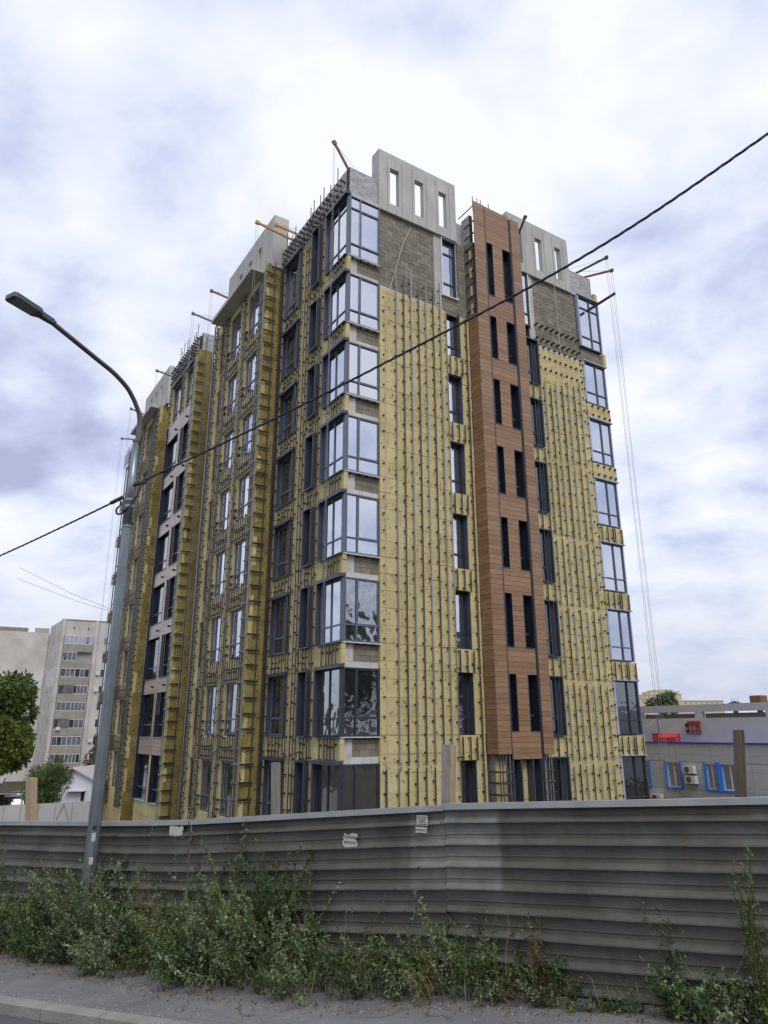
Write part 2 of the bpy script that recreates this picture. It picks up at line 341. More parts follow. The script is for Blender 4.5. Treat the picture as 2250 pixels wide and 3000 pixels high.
def rail(F, s, z0, z1, w=0.05, d0=0.075, d1=0.105, mat='rail', br=True, side=-1, pitch=0.62, seg=3.0, ph=None):
    z = z0
    while z < z1 - 0.05:
        e_ = min(z1, z + seg); F.add('rail', mat, s - w / 2, s + w / 2, d0, d1, z + 0.012, e_ - 0.012); z = e_
    if br:
        z = z0 + (random.uniform(0.08, pitch * .7) if ph is None else ph)
        while z < z1 - 0.04:
            F.add('bracket', 'bracket', s + side * 0.02, s + side * (0.060 if F is FB else .078), -0.01, 0.06 if F is FB else .085, z - (.026 if F is FB else .03), z + (.026 if F is FB else .03)); z += pitch * random.uniform(.88, 1.1)
def dowels(F, s0, s1, z0, z1, ops, n, mat):
    m = DW.setdefault(mat, MB())
    for _ in range(n):
        s = random.uniform(s0, s1); z = random.uniform(z0, z1)
        if any(a - .03 < s < b + .03 and c - .03 < z < d + .03 for a, b, c, d in ops): continue
        r = 0.021; F.mb(m, s - r, s + r, 0.0, 0.012, z - r, z + r)
DW = {}
def win(F, s0, s1, z0, z1, cols=(), rows=(), dg=-0.1, fw=0.055, fd=0.06, gm='glass_mirror', fm='frame', sash=(), name='window', label=None):
    m = MB(); d1 = dg + fd
    F.mb(m, s0, s0 + fw, dg, d1, z0, z1); F.mb(m, s1 - fw, s1, dg, d1, z0, z1)
    F.mb(m, s0 + fw, s1 - fw, dg, d1, z0, z0 + fw); F.mb(m, s0 + fw, s1 - fw, dg, d1, z1 - fw, z1)
    cs_ = [s0 + fw / 2] + list(cols) + [s1 - fw / 2]; rs_ = [z0 + fw / 2] + list(rows) + [z1 - fw / 2]
    for c in cols: F.mb(m, c - fw / 2, c + fw / 2, dg, d1 - .003, z0 + fw, z1 - fw)
    for r in rows:
        for a, b in zip(cs_[:-1], cs_[1:]): F.mb(m, a + fw / 2, b - fw / 2, dg, d1 - .006, r - fw / 2, r + fw / 2)
    for (ci, ri) in sash:
        a, b = cs_[ci] + fw / 2, cs_[ci + 1] - fw / 2; c, e_ = rs_[ri] + fw / 2, rs_[ri + 1] - fw / 2; w = 0.03; dd = d1 - .014
        F.mb(m, a + .004, a + w, dg, dd, c, e_); F.mb(m, b - w, b - .004, dg, dd, c, e_); F.mb(m, a + w, b - w, dg, dd, c + .004, c + w); F.mb(m, a + w, b - w, dg, dd, e_ - w, e_ - .004)
    o = mk(name, m, fm, bld)
    if label: o['label'] = label
    for a, b in zip(cs_[:-1], cs_[1:]):
        for c, e_ in zip(rs_[:-1], rs_[1:]):
            mk('pane', F.mb(MB(), a + fw / 2 - .002, b - fw / 2 + .002, dg + 0.008, dg + 0.02, c + fw / 2 - .002, e_ - fw / 2 + .002), gm, o)
    return o
def part(name, F, mat, boxes, parent=None, label=None):
    m = MB()
    for q in boxes: F.mb(m, *q)
    o = mk(name, m, mat, parent or bld)
    if label: o['label'] = label
    return o
def top(k): return 20.82 if k == 6 else 3 * k + 2.16

# structural core behind everything
core = MB()
core.box(0.17, 14.36, 0.50, 37.05, -5.0, 20.9 + ZO)
for a_, b_ in ((0.17, 4.74), (5.52, 8.98), (9.80, 14.36)): core.box(a_, b_, 0.17, 0.50, -5.0, 20.9 + ZO)
core.box(-0.50, 0.17, 6.44, 13.05, -4.0, 20.84 + ZO); core.box(-0.73, 0.17, 16.07, 21.1, -4.0, 20.84 + ZO); core.box(-0.68, 0.17, 23.97, 30.7, -4.0, 20.84 + ZO)
core.box(6.12, 8.56, -0.28, 0.17, -4.0, 20.9 + ZO)
mk('wall', core, 'mortar', bld)

# --- street front (face B): corner bay, block infill, insulated panels, rails
opsB = [(4.76, 5.50, 3 * k + .02, (20.9 if k == 6 else top(k) + .02)) for k in KS]
for k in KS:
    z0, z1 = 3 * k, top(k); rows = [z0 + .56] + ([20.25] if k == 6 else [])
    gm = 'glass_mirror' if k >= 2 else ('glass_dark' if k == 0 else 'glass_wavy')
    ga = 'glass_mirror' if k >= 1 else ('glass_wavy' if k == 0 else 'glass_dark')
    win(FB, 0.10, 1.49, z0, z1, [0.58], rows, -0.075, 0.05, 0.075, gm, 'frame' if k > 0 else 'frame_dark', [(1, 1)], 'bay_window')
    win(FA, 0.10, 1.60, z0, z1, [0.83], rows, -0.075, 0.05, 0.06, ga, 'frame' if k > 0 else 'frame_dark', [], 'bay_window')
    mk('corner_post', MB().box(0.004, 0.096, 0.004, 0.096, z0 + ZO, z1 + ZO), 'frame' if k > 0 else 'frame_dark', bld)
    part('window_casing', FA, 'hood', [(1.625, 1.68, -.15, .14, z0 - .03, z1 + .0), (1.60, 1.625, -.15, -.02, z0, z1)])
    hood = MB(); hood.poly([FA.p(-.05, -.10, z1 + .13), FA.p(-.05, -.10, z1 + .02), FA.p(-.05, .16, z1 - .03), FA.p(-.05, .16, z1 + .09)], (0, 1.73, 0)); mk('window_hood', hood, 'hood', bld)
    part('window_sill', FA, 'hood', [(0.0, 1.62, -.08, .12, z0 - .05, z0 - .022)])
    part('window_sill', FB, 'foam', [(0.02, 1.49, -.10, .03, z0 - .04, z0 - .012)])
    if k > -1:
        # spandrel under the bay: pale plaster, bare blocks, slab edge
        part('concrete_panel', FB, 'concrete_pale', [(0.16, 0.52, -.17, -.135, z0 - .62, z0 - .06)]); part('slab_edge', FB, 'concrete_pale', [(0.16, 1.49, -.17, -.12, z0 - .84, z0 - .63)])
        lay(FB, 0.53, 1.49, z0 - .62, z0 - .05, [], 0.2, 0.4, 0.012, -.2, -.142, 'concrete_block', 'block', .005)
        for s in (0.25, 0.62, 0.95, 1.28): FB.add('bracket', 'bracket', s, s + .03, -.13, .01, z0 - .085, z0 - .05)
part('lintel', FB, 'concrete_pale', [(0.0, 1.44, -.3, -.02, 20.84, 20.97)]); part('lintel', FA, 'concrete', [(0.31, 6.2, -.3, -.1, 20.84, 20.95)])
insul(FB, 1.49, 5.98, -4, 17.05, opsB)
part('slab_edge', FB, 'concrete_pale', [(1.50, 4.7, -.17, -.125, 17.06, 17.22)])
lay(FB, 1.5, 4.28, 17.23, 20.8, [], 0.2, 0.4, 0.012, -.2, -.142, 'concrete_block', 'block', .006)
part('concrete_column', FB, 'concrete', [(4.30, 4.66, -.2, -.12, 17.24, 20.8)])
lay(FB, 5.52, 5.98, 17.5, 20.75, [], 0.2, 0.4, 0.012, -.2, -.142, 'concrete_block', 'block', .006)
lay(FB, 4.68, 5.98, 17.05, 17.85, [], 0.2, 0.4, 0.012, -.2, -.142, 'concrete_block', 'block', .006)
for i in range(7):
    s = 2.2 + .365 * i
    mt = 'rail_galv' if i % 2 == 0 else 'rail'
    rail(FB, s, -.95, 17.0 + (1.15 if i % 2 == 0 else .85) + random.uniform(-.15, .15), mat=mt, seg=4.0); rail(FB, s - .03, -4, -1.0, mat='rail' if i % 3 else mt)
rail(FB, 1.68, -4, -.98, mat='rail'); 
for z in np.arange(-.7, 17, .64): FB.add('bracket', 'bracket', 1.62, 1.665, -.01, .06, z, z + .055)
rail(FB, 4.70, -4, 17, mat='rail_galv', w=.03)
for k in range(0, 6):
    for s in (4.86, 5.20, 5.50): rail(FB, s, 3 * k - .84, 3 * k - .02, side=-1)
rail(FB, 5.76, -3.9, 17, mat='rail', side=-1)
dowels(FB, 1.55, 4.7, -4, 17, opsB, 560, 'dowel'); dowels(FB, 5.5, 5.95, -4, 17, opsB, 60, 'dowel')
for k in KS:
    z0, z1 = 3 * k + .02, (20.78 if k == 6 else top(k))
    win(FB, 4.80 if k < 6 else 4.72, 5.48, z0 if k < 6 else 17.92, z1, [], [z0 + .6] + ([20.15] if k == 6 else []), -.36 if k < 6 else -.30, .06, .06, 'glass_mirror' if k > 0 else 'glass_dark', 'frame_dark', [(0, 1)], 'window')
    part('window_casing', FB, 'hood', [(5.485, 5.515, -.36, -.02, z0, z1), (4.745, 4.79, -.36, -.165, z0, z1), (4.79, 5.485, -.36, -.165, z1 + .003, z1 + .03)])
part('foam_seal', FB, 'foam', [(4.67, 4.715, -.16, -.05, 17.86, 20.82), (5.485, 5.53, -.16, -.05, 17.86, 20.82), (4.715, 5.485, -.16, -.05, 20.785, 20.83), (4.715, 5.485, -.16, -.05, 17.87, 17.915)])

# --- right-hand part of the street front
opsR = [(8.7, 9.90, 3 * k - .02, top(k) + .02) for k in KS]
insul(FB, 9.0, 12.96, -4, 17.05, opsR)
for i, s in enumerate((10.22, 10.57, 10.92, 11.30, 11.70, 12.10, 12.50)):
    zc = -4
    for q in (-1.0, 2.05, 5.05, 8.0, 11.5, 15.4 - .3 * (i % 2) + .1 * i):
        rail(FB, s, zc + .02, q - (.06 if i % 2 else .14), mat='rail' if i % 2 else 'rail_galv', seg=9); zc = q
for s in (12.75, 12.93):
    for z in np.arange(-3.6, 17, .6): q_ = z + random.uniform(-.1, .1); FB.add('bracket', 'bracket', s - .026, s + .026, -.01, .07, q_, q_ + .055)
for zr in (15.9, 16.5, 17.02, 17.45, 18.15):
    for s in np.arange(10.05, 13.0, .34): FB.add('bracket', 'bracket', s - .025, s + .025, -.15, .10, zr, zr + .085)
dowels(FB, 9.97, 12.95, -4, 17, opsR, 430, 'dowel'); dowels(FB, 9.97, 12.95, 10, 17, opsR, 130, 'dowel_white')
part('slab_edge', FB, 'concrete_pale', [(9.7, 12.95, -.17, -.125, 17.06, 17.22)])
lay(FB, 10.1, 12.86, 17.23, 20.8, [], 0.2, 0.4, 0.012, -.2, -.142, 'concrete_block', 'block', .006)
part('concrete_column', FB, 'concrete', [(9.74, 10.08, -.2, -.12, 17.24, 20.8)])
for k in KS:
    z0, z1 = 3 * k, (20.78 if k == 6 else top(k))
    win(FB, 9.02, 9.74, z0, z1, [], [z0 + .6], -.14, .06, .06, 'glass_mirror' if k == 6 else 'glass_deep', 'frame_dark', [(0, 1)], 'window')
    if k < 6:
        part('window_casing', FB, 'hood', [(9.86, 9.93, -.15, .16, z0 - .02, z1 + .06), (8.75, 9.855, -.13, .14, z1 + .005, z1 + .06), (8.75, 9.855, -.13, .10, z0 - .04, z0 - .008), (9.745, 9.855, -.15, -.05, z0, z1)])
    else: part('foam_seal', FB, 'foam', [(9.745, 9.80, -.16, -.04, z0 - .05, z1 + .05)])
for s in (9.5, 9.72): FB.add('rail', 'wire', s - .003, s + .003, .12, .128, -3.9, 17.0)
for k in range(0, 6):
    for s in (9.5, 9.93): rail(FB, s, 3 * k - .8, 3 * k - .05)
# far corner bay
for k in KS:
    z0, z1 = 3 * k, top(k)
    gm = 'glass_mirror' if k >= 1 else 'glass_dark'
    win(FB, 13.06, 14.50, z0, z1, [13.86], [z0 + .58] + ([20.2] if k == 6 else []), -.075, .048, .075, gm, 'frame' if k > 0 else 'frame_dark', [], 'bay_window')
    mk('bay_window', MB().box(14.505, 14.56, .0, 1.6, z0 + ZO, z1 + ZO), 'glass_mirror' if k > 0 else 'glass_dark', bld)
    part('window_casing', FB, 'film', [(12.95, 13.055, -.10, .05, z0, z1 + .0), (12.95, 14.58, -.10, .10, z1 + .005, z1 + .06)])
    if -1 < k < 6:
        insul(FB, 13.02, 14.62, z0 - .80, z0 - .04)
        if k <= 3:
            for s in (13.12, 13.5, 13.85, 13.98, 14.42): rail(FB, s, z0 - .88, z0 - .06)
        else:
            for s in (13.3, 13.7, 14.1, 14.45):
                for zz_ in (z0 - .65, z0 - .2): FB.add('bracket', 'bracket', s, s + .07, 0, .09, zz_, zz_ + .08)
lay(FB, 13.0, 14.4, 17.22, 17.95, [], 0.2, 0.4, 0.012, -.2, -.142, 'concrete_block', 'block', .006)
FB.add('insulation_board', 'insulation', 14.5, 14.68, -.3, .02, 17.25, 17.95); FB.add('insulation_board', 'insulation', 14.28, 14.5, -.25, .0, 20.95, 21.35)
mk('side_wall', MB().box(14.36, 14.50, 1.62, 37.0, -4.0, 20.9 + ZO), 'insulation', bld)
mk('side_wall', MB().box(14.36, 14.50, .17, 1.6, -4.0, 1.0), 'insulation', bld)

# --- parapets: cast concrete frames with slots, white brick between
def frame_wall(F, s0, s1, z0, z1, slots, th, ret=.55, name='concrete_parapet'):
    m = MB(); zs0, zs1 = 21.28, 23.12
    F.mb(m, s0, s1, -th, 0, z0, zs0); F.mb(m, s0, s1, -th, 0, zs1, z1)
    cur = s0
    for a, b in list(slots) + [(s1, s1)]:
        F.mb(m, cur, a, -th, -.0, zs0, zs1); cur = b
    for q0, q1 in ((s0, s0 + .22), (s1 - .22, s1)): F.mb(m, q0, q1, -ret, -th, z0, z1)
    o = mk(name, m, 'concrete', bld)
    for i, (a, b) in enumerate(slots):   # formwork joints standing slightly proud
        for q in (a - .14, b + .14): mk('formwork_seam', F.mb(MB(), q - .006, q + .006, 0, .012, z0 + .05, z1 - .25), 'mortar', o)
    return o
frame_wall(FB, 1.44, 5.50, 20.82, 23.85, [(2.0, 2.46), (3.28, 3.74), (4.56, 4.99)], .24)
frame_wall(FB, 8.60, 12.62, 20.82, 23.85, [(9.05, 9.50), (10.37, 10.81), (11.69, 12.11)], .24)
FP1 = Face('A', -.60)
frame_wall(FP1, 6.18, 12.25, 21.06, 23.92, [(7.67, 8.10), (8.95, 9.37), (10.22, 10.64)], .24, .75)
frame_wall(FP1, 23.4, 29.55, 21.06, 23.85, [(25.02, 25.45), (26.3, 26.73), (27.58, 28.0)], .24, .75)
for v0 in (6.68, 24.1):
    mk('canopy_slab', MB().box(-1.42, -.60, v0, v0 + 5.55, 20.86 + ZO, 21.055 + ZO), 'concrete', bld)
def brick_wall(F, s0, s1, z0, z1, th=.25, d=-.03):
    part('brick_backing', F, 'brick_mortar', [(s0, s1, -th, d - .012, z0, z1)])
    lay(F, s0, s1, z0, z1, [], .094, .262, .016, d - .1, d, 'brick', 'brick_white', .004)
brick_wall(FB, 0.10, 1.44, 20.975, 22.3, .3, -.1); brick_wall(FA, 0.36, 6.2, 20.955, 22.35, .3, -.1)
brick_wall(FB, 12.64, 14.25, 20.86, 22.25, .3, -.1); brick_wall(FB, 5.52, 6.3, 20.8, 22.2, .7, -.35)
brick_wall(Face('A', 6.05), -.22, .34, 20.92, 22.35, .2, -.02)
brick_wall(Face('B', 15.95), -.70, .1, 21.35, 22.5, .25, -.02); brick_wall(Face('A', -.82), 16.22, 21.1, 21.0, 22.4, .25, -.02)
brick_wall(FA, 31.0, 37.0, 20.955, 22.2, .3, -.1)
mk('vent_pipe', MB().tube([(7.7, .25, 22.3 + ZO), (7.7, .25, 23.05 + ZO)], .13, 14).tube([(7.7, .25, 23.08 + ZO), (7.7, .25, 23.3 + ZO)], .17, 14), 'galv', bld)

# --- wood-clad tower on the street front
opsT = [(6.66, 7.00, 3 * k + .14, (20.88 if k == 6 else 3 * k + 2.16)) for k in range(0, 7)] + [(7.58, 8.04, 3 * k + .14, (20.88 if k == 6 else 3 * k + 2.16)) for k in range(0, 7)]
opsT[6] = (6.66, 7.0, 18.2, 20.88); opsT[13] = (7.58, 8.04, 18.2, 20.88)
lay(FT, 5.98, 6.60, -.63, 22.8, [], .19, 3, .009, -.03, 0, 'wood_plank', 'wood', .002)
lay(FT, 6.64, 8.04, -.81, 22.78, opsT, .19, 6, .009, -.03, 0, 'wood_plank', 'wood', .002)
lay(FT, 8.17, 8.70, -.66, 22.76, [], .19, 3, .009, -.03, 0, 'wood_plank', 'wood', .002)
lay(FTS, -.612, -.02, -.63, 17.1, [], .19, 3, .009, -.03, 0, 'wood_plank', 'wood', .002)
lay(Face('A', 8.70), -.61, 0, -.66, 22.76, [], .19, 3, .009, 0, .03, 'wood_plank', 'wood', .002)
part('cladding_backing', FT, 'core_dark', [(6.03, 6.66, -.06, -.034, -.6, 22.7), (7.0, 7.58, -.06, -.034, -.75, 22.7), (8.06, 8.66, -.06, -.036, -.6, 22.7)] + [(a, b, -.06, -.034, lo, hi) for (a, b) in ((6.66, 7.0), (7.58, 8.04)) for lo, hi in [(3 * k + 2.18, 3 * k + 3.12) for k in range(0, 5)] + [(-.75, .12), (17.18, 18.18), (20.9, 22.7)]])
part('channel_trim', FT, 'navy_trim', [(6.603, 6.636, -.03, .012, -.62, 22.75)])
part('channel', FT, 'navy', [(8.045, 8.165, -.03, -.005, -2.9, 22.7), (8.042, 8.052, -.03, .02, -2.9, 22.7)])
for i, (a, b, c, d) in enumerate(opsT):
    o = part('slot_window', FT, 'navy', [(a, a + .014, -.37, .006, c, d), (b - .014, b, -.37, .002, c, d), (a + .014, b - .014, -.37, .002, d - .014, d)])
    mk('sill', FT.mb(MB(), a, b + .01, -.34, .02, c - .012, c + .012), 'navy_trim', o)
    mk('trim', FT.mb(MB(), a - .014, a - .002, -.02, .014, c - .01, d + .01), 'navy_trim', o)
    mk('pane', FT.mb(MB(), a + .015, b - .015, -.345, -.33, c + .02, d - .015), 'glass_deep', o)
    mk('transom', FT.mb(MB(), a + .015, b - .015, -.325, -.29, c + .55, c + .59), 'frame', o)
    mk('mullion', FT.mb(MB(), a + .05, a + .09, -.325, -.29, c + .02, d - .02), 'frame', o)
# open top of the tower's flank: blocks, brackets, cross rails
lay(Face('A', 6.05), -.24, .16, 17.1, 20.9, [], .2, .4, .012, -.06, -.005, 'concrete_block', 'block', .005)
for z in np.arange(17.4, 22.3, .62): bank.add('rail', 'rail', 5.99, 6.03, -.60, .1, z + ZO, z + .05 + ZO)
for z in np.arange(17.2, 20.5, .9): bank.add('insulation_board', 'insulation', 5.99, 6.05, -.3, -.2, z + ZO, z + .5 + ZO)
for s in (6.02, 6.28, 6.48, 6.95): FT.add('rail', 'rail_galv', s, s + .03, -.09, -.06, 22.3, 23.1)
bank.add('rail', 'rail', 5.97, 6.0, -.63, .4, 22.5 + ZO, 22.54 + ZO)
# under the tower
insul(Face('B', -.30), 6.1, 8.56, -4, -.86, [(6.64, 7.04, -3.1, 0), (7.58, 8.16, -3.1, 0)], th=.02)
for a, b in ((6.62, 7.06), (7.58, 8.04)):
    o = part('entrance_window', FT, 'hood', [(a, a + .05, -.37, .0, -3.1, -.83), (b - .05, b, -.37, .0, -3.1, -.83)])
    mk('pane', FT.mb(MB(), a + .05, b - .05, -.36, -.35, -3.1, -.83), 'glass_deep', o); mk('mullion', FT.mb(MB(), a + .16, a + .20, -.35, -.31, -3.1, -.83), 'frame_dark', o)
for s in (6.05, 6.18, 6.35, 6.52, 8.28, 8.42, 8.55): FT.add('rail', 'rail_galv' if s > 6.3 else 'rail', s - .015, s + .015, -.06, -.03, -3.5, -.66)
for z in (-1.25, -1.62, -2.0, -3.05):
    FT.add('rail', 'rail', 6.0, 6.58, -.03, -.008, z, z + .07); FT.add('rail', 'rail', 8.22, 8.66, -.03, -.008, z, z + .07); bank.add('rail', 'rail', 5.985, 6.01, -.60, -.05, z + ZO, z + .07 + ZO)
part('tower_underside', FT, 'navy_trim', [(6.0, 6.6, -.6, -.04, -.64, -.60), (8.06, 8.66, -.6, -.04, -.66, -.62)])

# --- long front (face A)
opsA = [(0.0, 1.68, 3 * k - .03, top(k) + .05) for k in KS] + [(2.19, 2.92, 3 * k - .03, top(k) + .035) for k in KS] + [(4.25, 5.78, 3 * k, top(k)) for k in KS]
insul(FA, 0.0, 6.27, -4, 20.9, opsA)
for s in (1.98, 2.16, 3.06, 3.26, 3.52, 3.92): rail(FA, s, -4, 20.9 + random.uniform(.3, 1.5), side=1)
rail(FA, 5.90, -4, 21.2, side=1); rail(FA, 4.14, -4, 21.3, side=1); rail(FA, 6.12, -4, 20.9, w=.05, br=True, pitch=.9); FA.add('rail', 'rail', 6.19, 6.24, .02, .07, -4, 20.8)
for k in KS:
    z0, z1 = 3 * k, top(k)
    if k > -1 :
        for s in (.22, .48, .70, .90, 1.25): rail(FA, s, z0 - .86, z0 - .05, pitch=.45, ph=.12, side=1)
        for s in (2.45, 2.70): rail(FA, s, z0 - .86, z0 - .03, pitch=.45, ph=.12, side=1)
        for s in (4.45, 4.75, 5.05, 5.40): rail(FA, s, z0 - .86, z0 - .04, pitch=.45, ph=.12, side=1)
        for s in (2.5, 4.7, 5.2): FA.add('bracket', 'bracket', s, s + .32, .06, .11, z0 - .56, z0 - .5)
    # slot window in a projecting sheet-metal casing
    if k < 6 or True:
        o = part('slot_window', FA, 'hood', [(2.20, 2.245, -.15, .17, z0 - .03, z1 + .03), (2.865, 2.91, -.15, .17, z0 - .03, z1 + .03), (2.245, 2.865, -.15, .17, z1 - .01, z1 + .035), (2.245, 2.865, -.15, .17, z0 - .03, z0 + .01)])
        mk('pane', FA.mb(MB(), 2.245, 2.865, -.145, -.13, z0 + .012, z1 - .012), 'glass_deep', o)
    o = win(FA, 4.30, 5.72, z0 + .02, z1, [4.78], [z0 + .62], -.14, .055, .06, 'glass_dark' if k < 6 else 'glass_mirror', 'frame', [(1, 1)], 'window')
    hd = MB(); hd.poly([FA.p(4.05, -.12, z1 + .12), FA.p(4.05, -.12, z1 + .01), FA.p(4.05, .17, z1 - .02), FA.p(4.05, .19, z1 + .10)], (0, 1.72, 0)); mk('hood', hd, 'hood', o)
    mk('sill', FA.mb(MB(), 4.15, 5.78, -.1, .10, z0 - .04, z0 - .012), 'hood', o)
    mk('jamb', FA.mb(MB(), 4.19, 4.235, -.14, .11, z0, z1 - .03), 'hood', o); mk('jamb', FA.mb(MB(), 5.725, 5.775, -.14, .06, z0, z1 - .03), 'hood', o)
for s in np.arange(.45, 6.2, .31): # ragged top of the rail grid against the bricks
    zt = 21.3 + random.uniform(.3, 1.5); FA.add('rail', 'rail', s - .018, s + .018, .075, .105, 20.95, zt)
    for q in (21.2, 21.75): FA.add('bracket', 'bracket', s - .022, s + .022, -.13, .17, q + random.uniform(-.12, .0), q + .06)
dowels(FA, 1.7, 6.2, -4, 20.8, opsA, 420, 'bracket')

# --- projecting volumes on the long front
def volume_front(F, s0, s1, z1, ops): insul(F, s0, s1, -4, z1, ops)
ops1 = [(a, b, 3 * k, (20.5 if k == 6 else 3 * k + 2.05)) for a, b in ((7.05, 8.45), (9.45, 10.85), (11.95, 12.5)) for k in KS]
volume_front(F1, 6.27, 13.2, 21.2, [q for q in ops1])
for k in KS:
    z0, z1 = 3 * k + .0, (20.5 if k == 6 else 3 * k + 2.05)
    for a, b in ((7.05, 8.45), (9.45, 10.85)):
        win(F1, a + .02, b - .02, z0 + .03, z1 - .02, [a + .85], [z0 + .62], -.12, .05, .06, 'glass_mirror' if k > 0 else 'glass_wavy' if k == 0 else 'glass_dark', 'frame', [(1, 1)], 'window')
    win(F1, 11.97, 12.48, z0 + .03, z1 - .02, [], [], -.15, .05, .06, 'glass_dark', 'frame_dark', [], 'window')
    if k > -1:
        for a in (7.0, 9.4):
            for s in np.arange(a + .08, a + 1.5, .27): rail(F1, s, z0 - .98, z0 - .04 + random.choice((0, .12)), pitch=.42, ph=.15, side=1)
            for q in (.2, .8): F1.add('bracket', 'bracket', a + q, a + q + .4, .05, .11, z0 - .58, z0 - .52)
    for a, b in ((7.05, 8.45), (9.45, 10.85)):
        for q in (.2, .55): F1.add('bracket', 'bracket', b - .12, b + .18, .0, .09, z0 + q, z0 + q + .06)
for s in (8.60, 8.78, 9.02, 9.28, 11.0, 11.16, 11.42, 11.62, 11.86, 12.62): rail(F1, s, -4, 20.8, side=1, mat='rail' if s != 9.02 else 'rail_galv')
for s in (12.9, 13.12): rail(F1, s, -4, 21.6 , side=-1, pitch=.42)
for s, m_r in ((6.33, 'rail_galv'), (6.52, 'rail'), (6.66, 'rail'), (6.84, 'rail')): rail(F1, s, -4, 21.3 if s < 6.4 else 20.8, mat=m_r, br=(s > 6.8), side=1)
for s in (13.24, 13.31): F1.add('rail', 'rail_galv', s - .02, s + .02, .06, .10, -4, 21.4)
for z in np.arange(-3.6, 21, .62):
    zj = z + random.uniform(-.08, .08); F1.add('rail', 'rail_galv', 6.35, 7.02, .075, .10, zj, zj + .06)
    bank.add('rail', 'bracket', -.86, -.32, 6.17, 6.20, zj + ZO, zj + .075 + ZO)
insul(S1, -.77, -.02, -4, 21.2, (), 'insulation_olive'); rail(S1, -.42, -4, 21.35, br=False); rail(S1, -.10, -4, 20.9, br=False, w=.06); rail(S1, -.02, -4, 20.9, br=False, d0=.1, d1=.14)
dowels(S1, -.75, -.1, -4, 21, (), 120, 'bracket')

insul(S2, -.90, -.02, -7, 21.35, (), 'insulation_olive'); rail(S2, -.5, -4, 22.2, br=False); rail(S2, -.1, -4, 21, br=False)
dowels(S2, -.88, -.1, -4, 21, (), 120, 'bracket')
opsV2 = [(16.5, 17.95, 18.2, 20.75), (18.72, 20.6, 18.2, 20.75)]
insul(F2, 15.9, 21.25, 18.2, 20.95, opsV2); insul(F2, 15.9, 16.5, -7, 18.2); insul(F2, 16.5, 20.95, -7, -1.0, [(16.5, 18.02, -3.25, -1), (18.68, 20.95, -3.25, -1)])
for z in np.arange(-3.8, 21, .62):
    zj = z + random.uniform(-.06, .06); F2.add('rail', 'rail_galv', 15.93, 16.46, .075, .10, zj, zj + .06); bank.add('rail', 'bracket', -.98, -.42, 15.80, 15.83, zj + ZO, zj + .07 + ZO)
for s in (15.95, 16.2, 16.42): F2.add('rail', 'rail_galv', s - .02, s + .02, .06, .075, -4, 21.2)
opsW = [(a, b, 3 * k - .12, 3 * k + 2.1) for a, b in ((16.5, 18.02), (18.68, 20.95)) for k in range(0, 6)]
lay(F2, 16.5, 18.33, -.98, 18.17, opsW, .19, 4, .009, -.02, .02, 'wood_plank', 'wood_sheen', .002); lay(F2, 18.35, 20.95, -.98, 18.17, opsW, .19, 4, .009, -.02, .02, 'wood_plank', 'wood_sheen', .002)
part('cladding_backing', F2, 'core_dark', [(18.03, 18.67, -.15, -.03, -.9, 18.1)] + [(16.5, 20.95, -.15, -.03, lo, hi) for lo, hi in [(3 * k + 2.12, 3 * k + 2.86) for k in range(0, 5)] + [(17.12, 18.1), (-.95, -.14)]])
part('edge_fin', F2, 'navy', [(20.965, 21.02, -.3, .12, -3.25, 18.17)]); part('edge_fin', F2, 'film', [(21.022, 21.04, -.3, .12, -3.25, 18.17)])
for k in range(-1, 6):
    z0, z1 = (3 * k - .12, 3 * k + 2.1) if k > -1 else (-3.25, -1.0)
    for a, b in ((16.5, 18.02), (18.68, 20.95)):
        o = part('deep_window', F2, 'navy', [(a, a + .02, -.16, .03, z0, z1), (b - .02, b, -.16, .08, z0, z1), (a + .02, b - .02, -.16, .03, z1 - .02, z1)])
        mk('sill', F2.mb(MB(), a + .0, b, -.15, .06, z0 - .02, z0 + .005), 'film' if k < 1 else 'navy_trim', o)
        mk('pane', F2.mb(MB(), a + .02, b - .02, -.155, -.145, z0 + .006, z1 - .02), 'glass_deep', o)
        mk('mullion', F2.mb(MB(), a + .42, a + .48, -.144, -.10, z0 + .006, z1 - .02), 'frame', o); mk('transom', F2.mb(MB(), a + .02, b - .02, -.144, -.105, z0 + .6, z0 + .65), 'frame', o)
        if k > -1: mk('hook', F2.mb(MB(), a + .35, a + .5, .0, .14, z1 + .3, z1 + .38), 'bracket', o)
for a, b in ((16.5, 17.95), (18.72, 20.6)):
    o = win(F2, a + .02, b - .02, 18.22, 20.73, [a + .5], [18.85], -.15, .06, .06, 'glass_dark', 'frame', [], 'window')
    mk('hood', F2.mb(MB(), a - .05, b + .05, -.15, .15, 20.76, 20.90), 'hood', o)
for s in np.arange(16.05, 21.2, .33):
    zt = 21.9 + random.uniform(0, 1.2); F2.add('rail', 'rail', s - .018, s + .018, .075, .105, 20.9, zt)
    for q in (21.2, 21.6, 22.05): F2.add('bracket', 'bracket', s - .025, s + .025, -.05, .16, q + random.uniform(-.1, .0), q + .06)
for s in (18.1, 18.3, 18.55, 20.75, 20.95): rail(F2, s, 18.2, 21, side=1)
ops3 = [(a, b, 3 * k, (20.5 if k == 6 else 3 * k + 2.05)) for a, b in ((25.45, 27.05), (28.1, 29.5)) for k in KS]
insul(S3, -.85, -.02, -7, 21.02, (), 'insulation_olive'); dowels(S3, -.83, -.05, -4, 21, (), 420, 'bracket')
insul(F3, 23.8, 30.85, -7, 21.0, ops3)
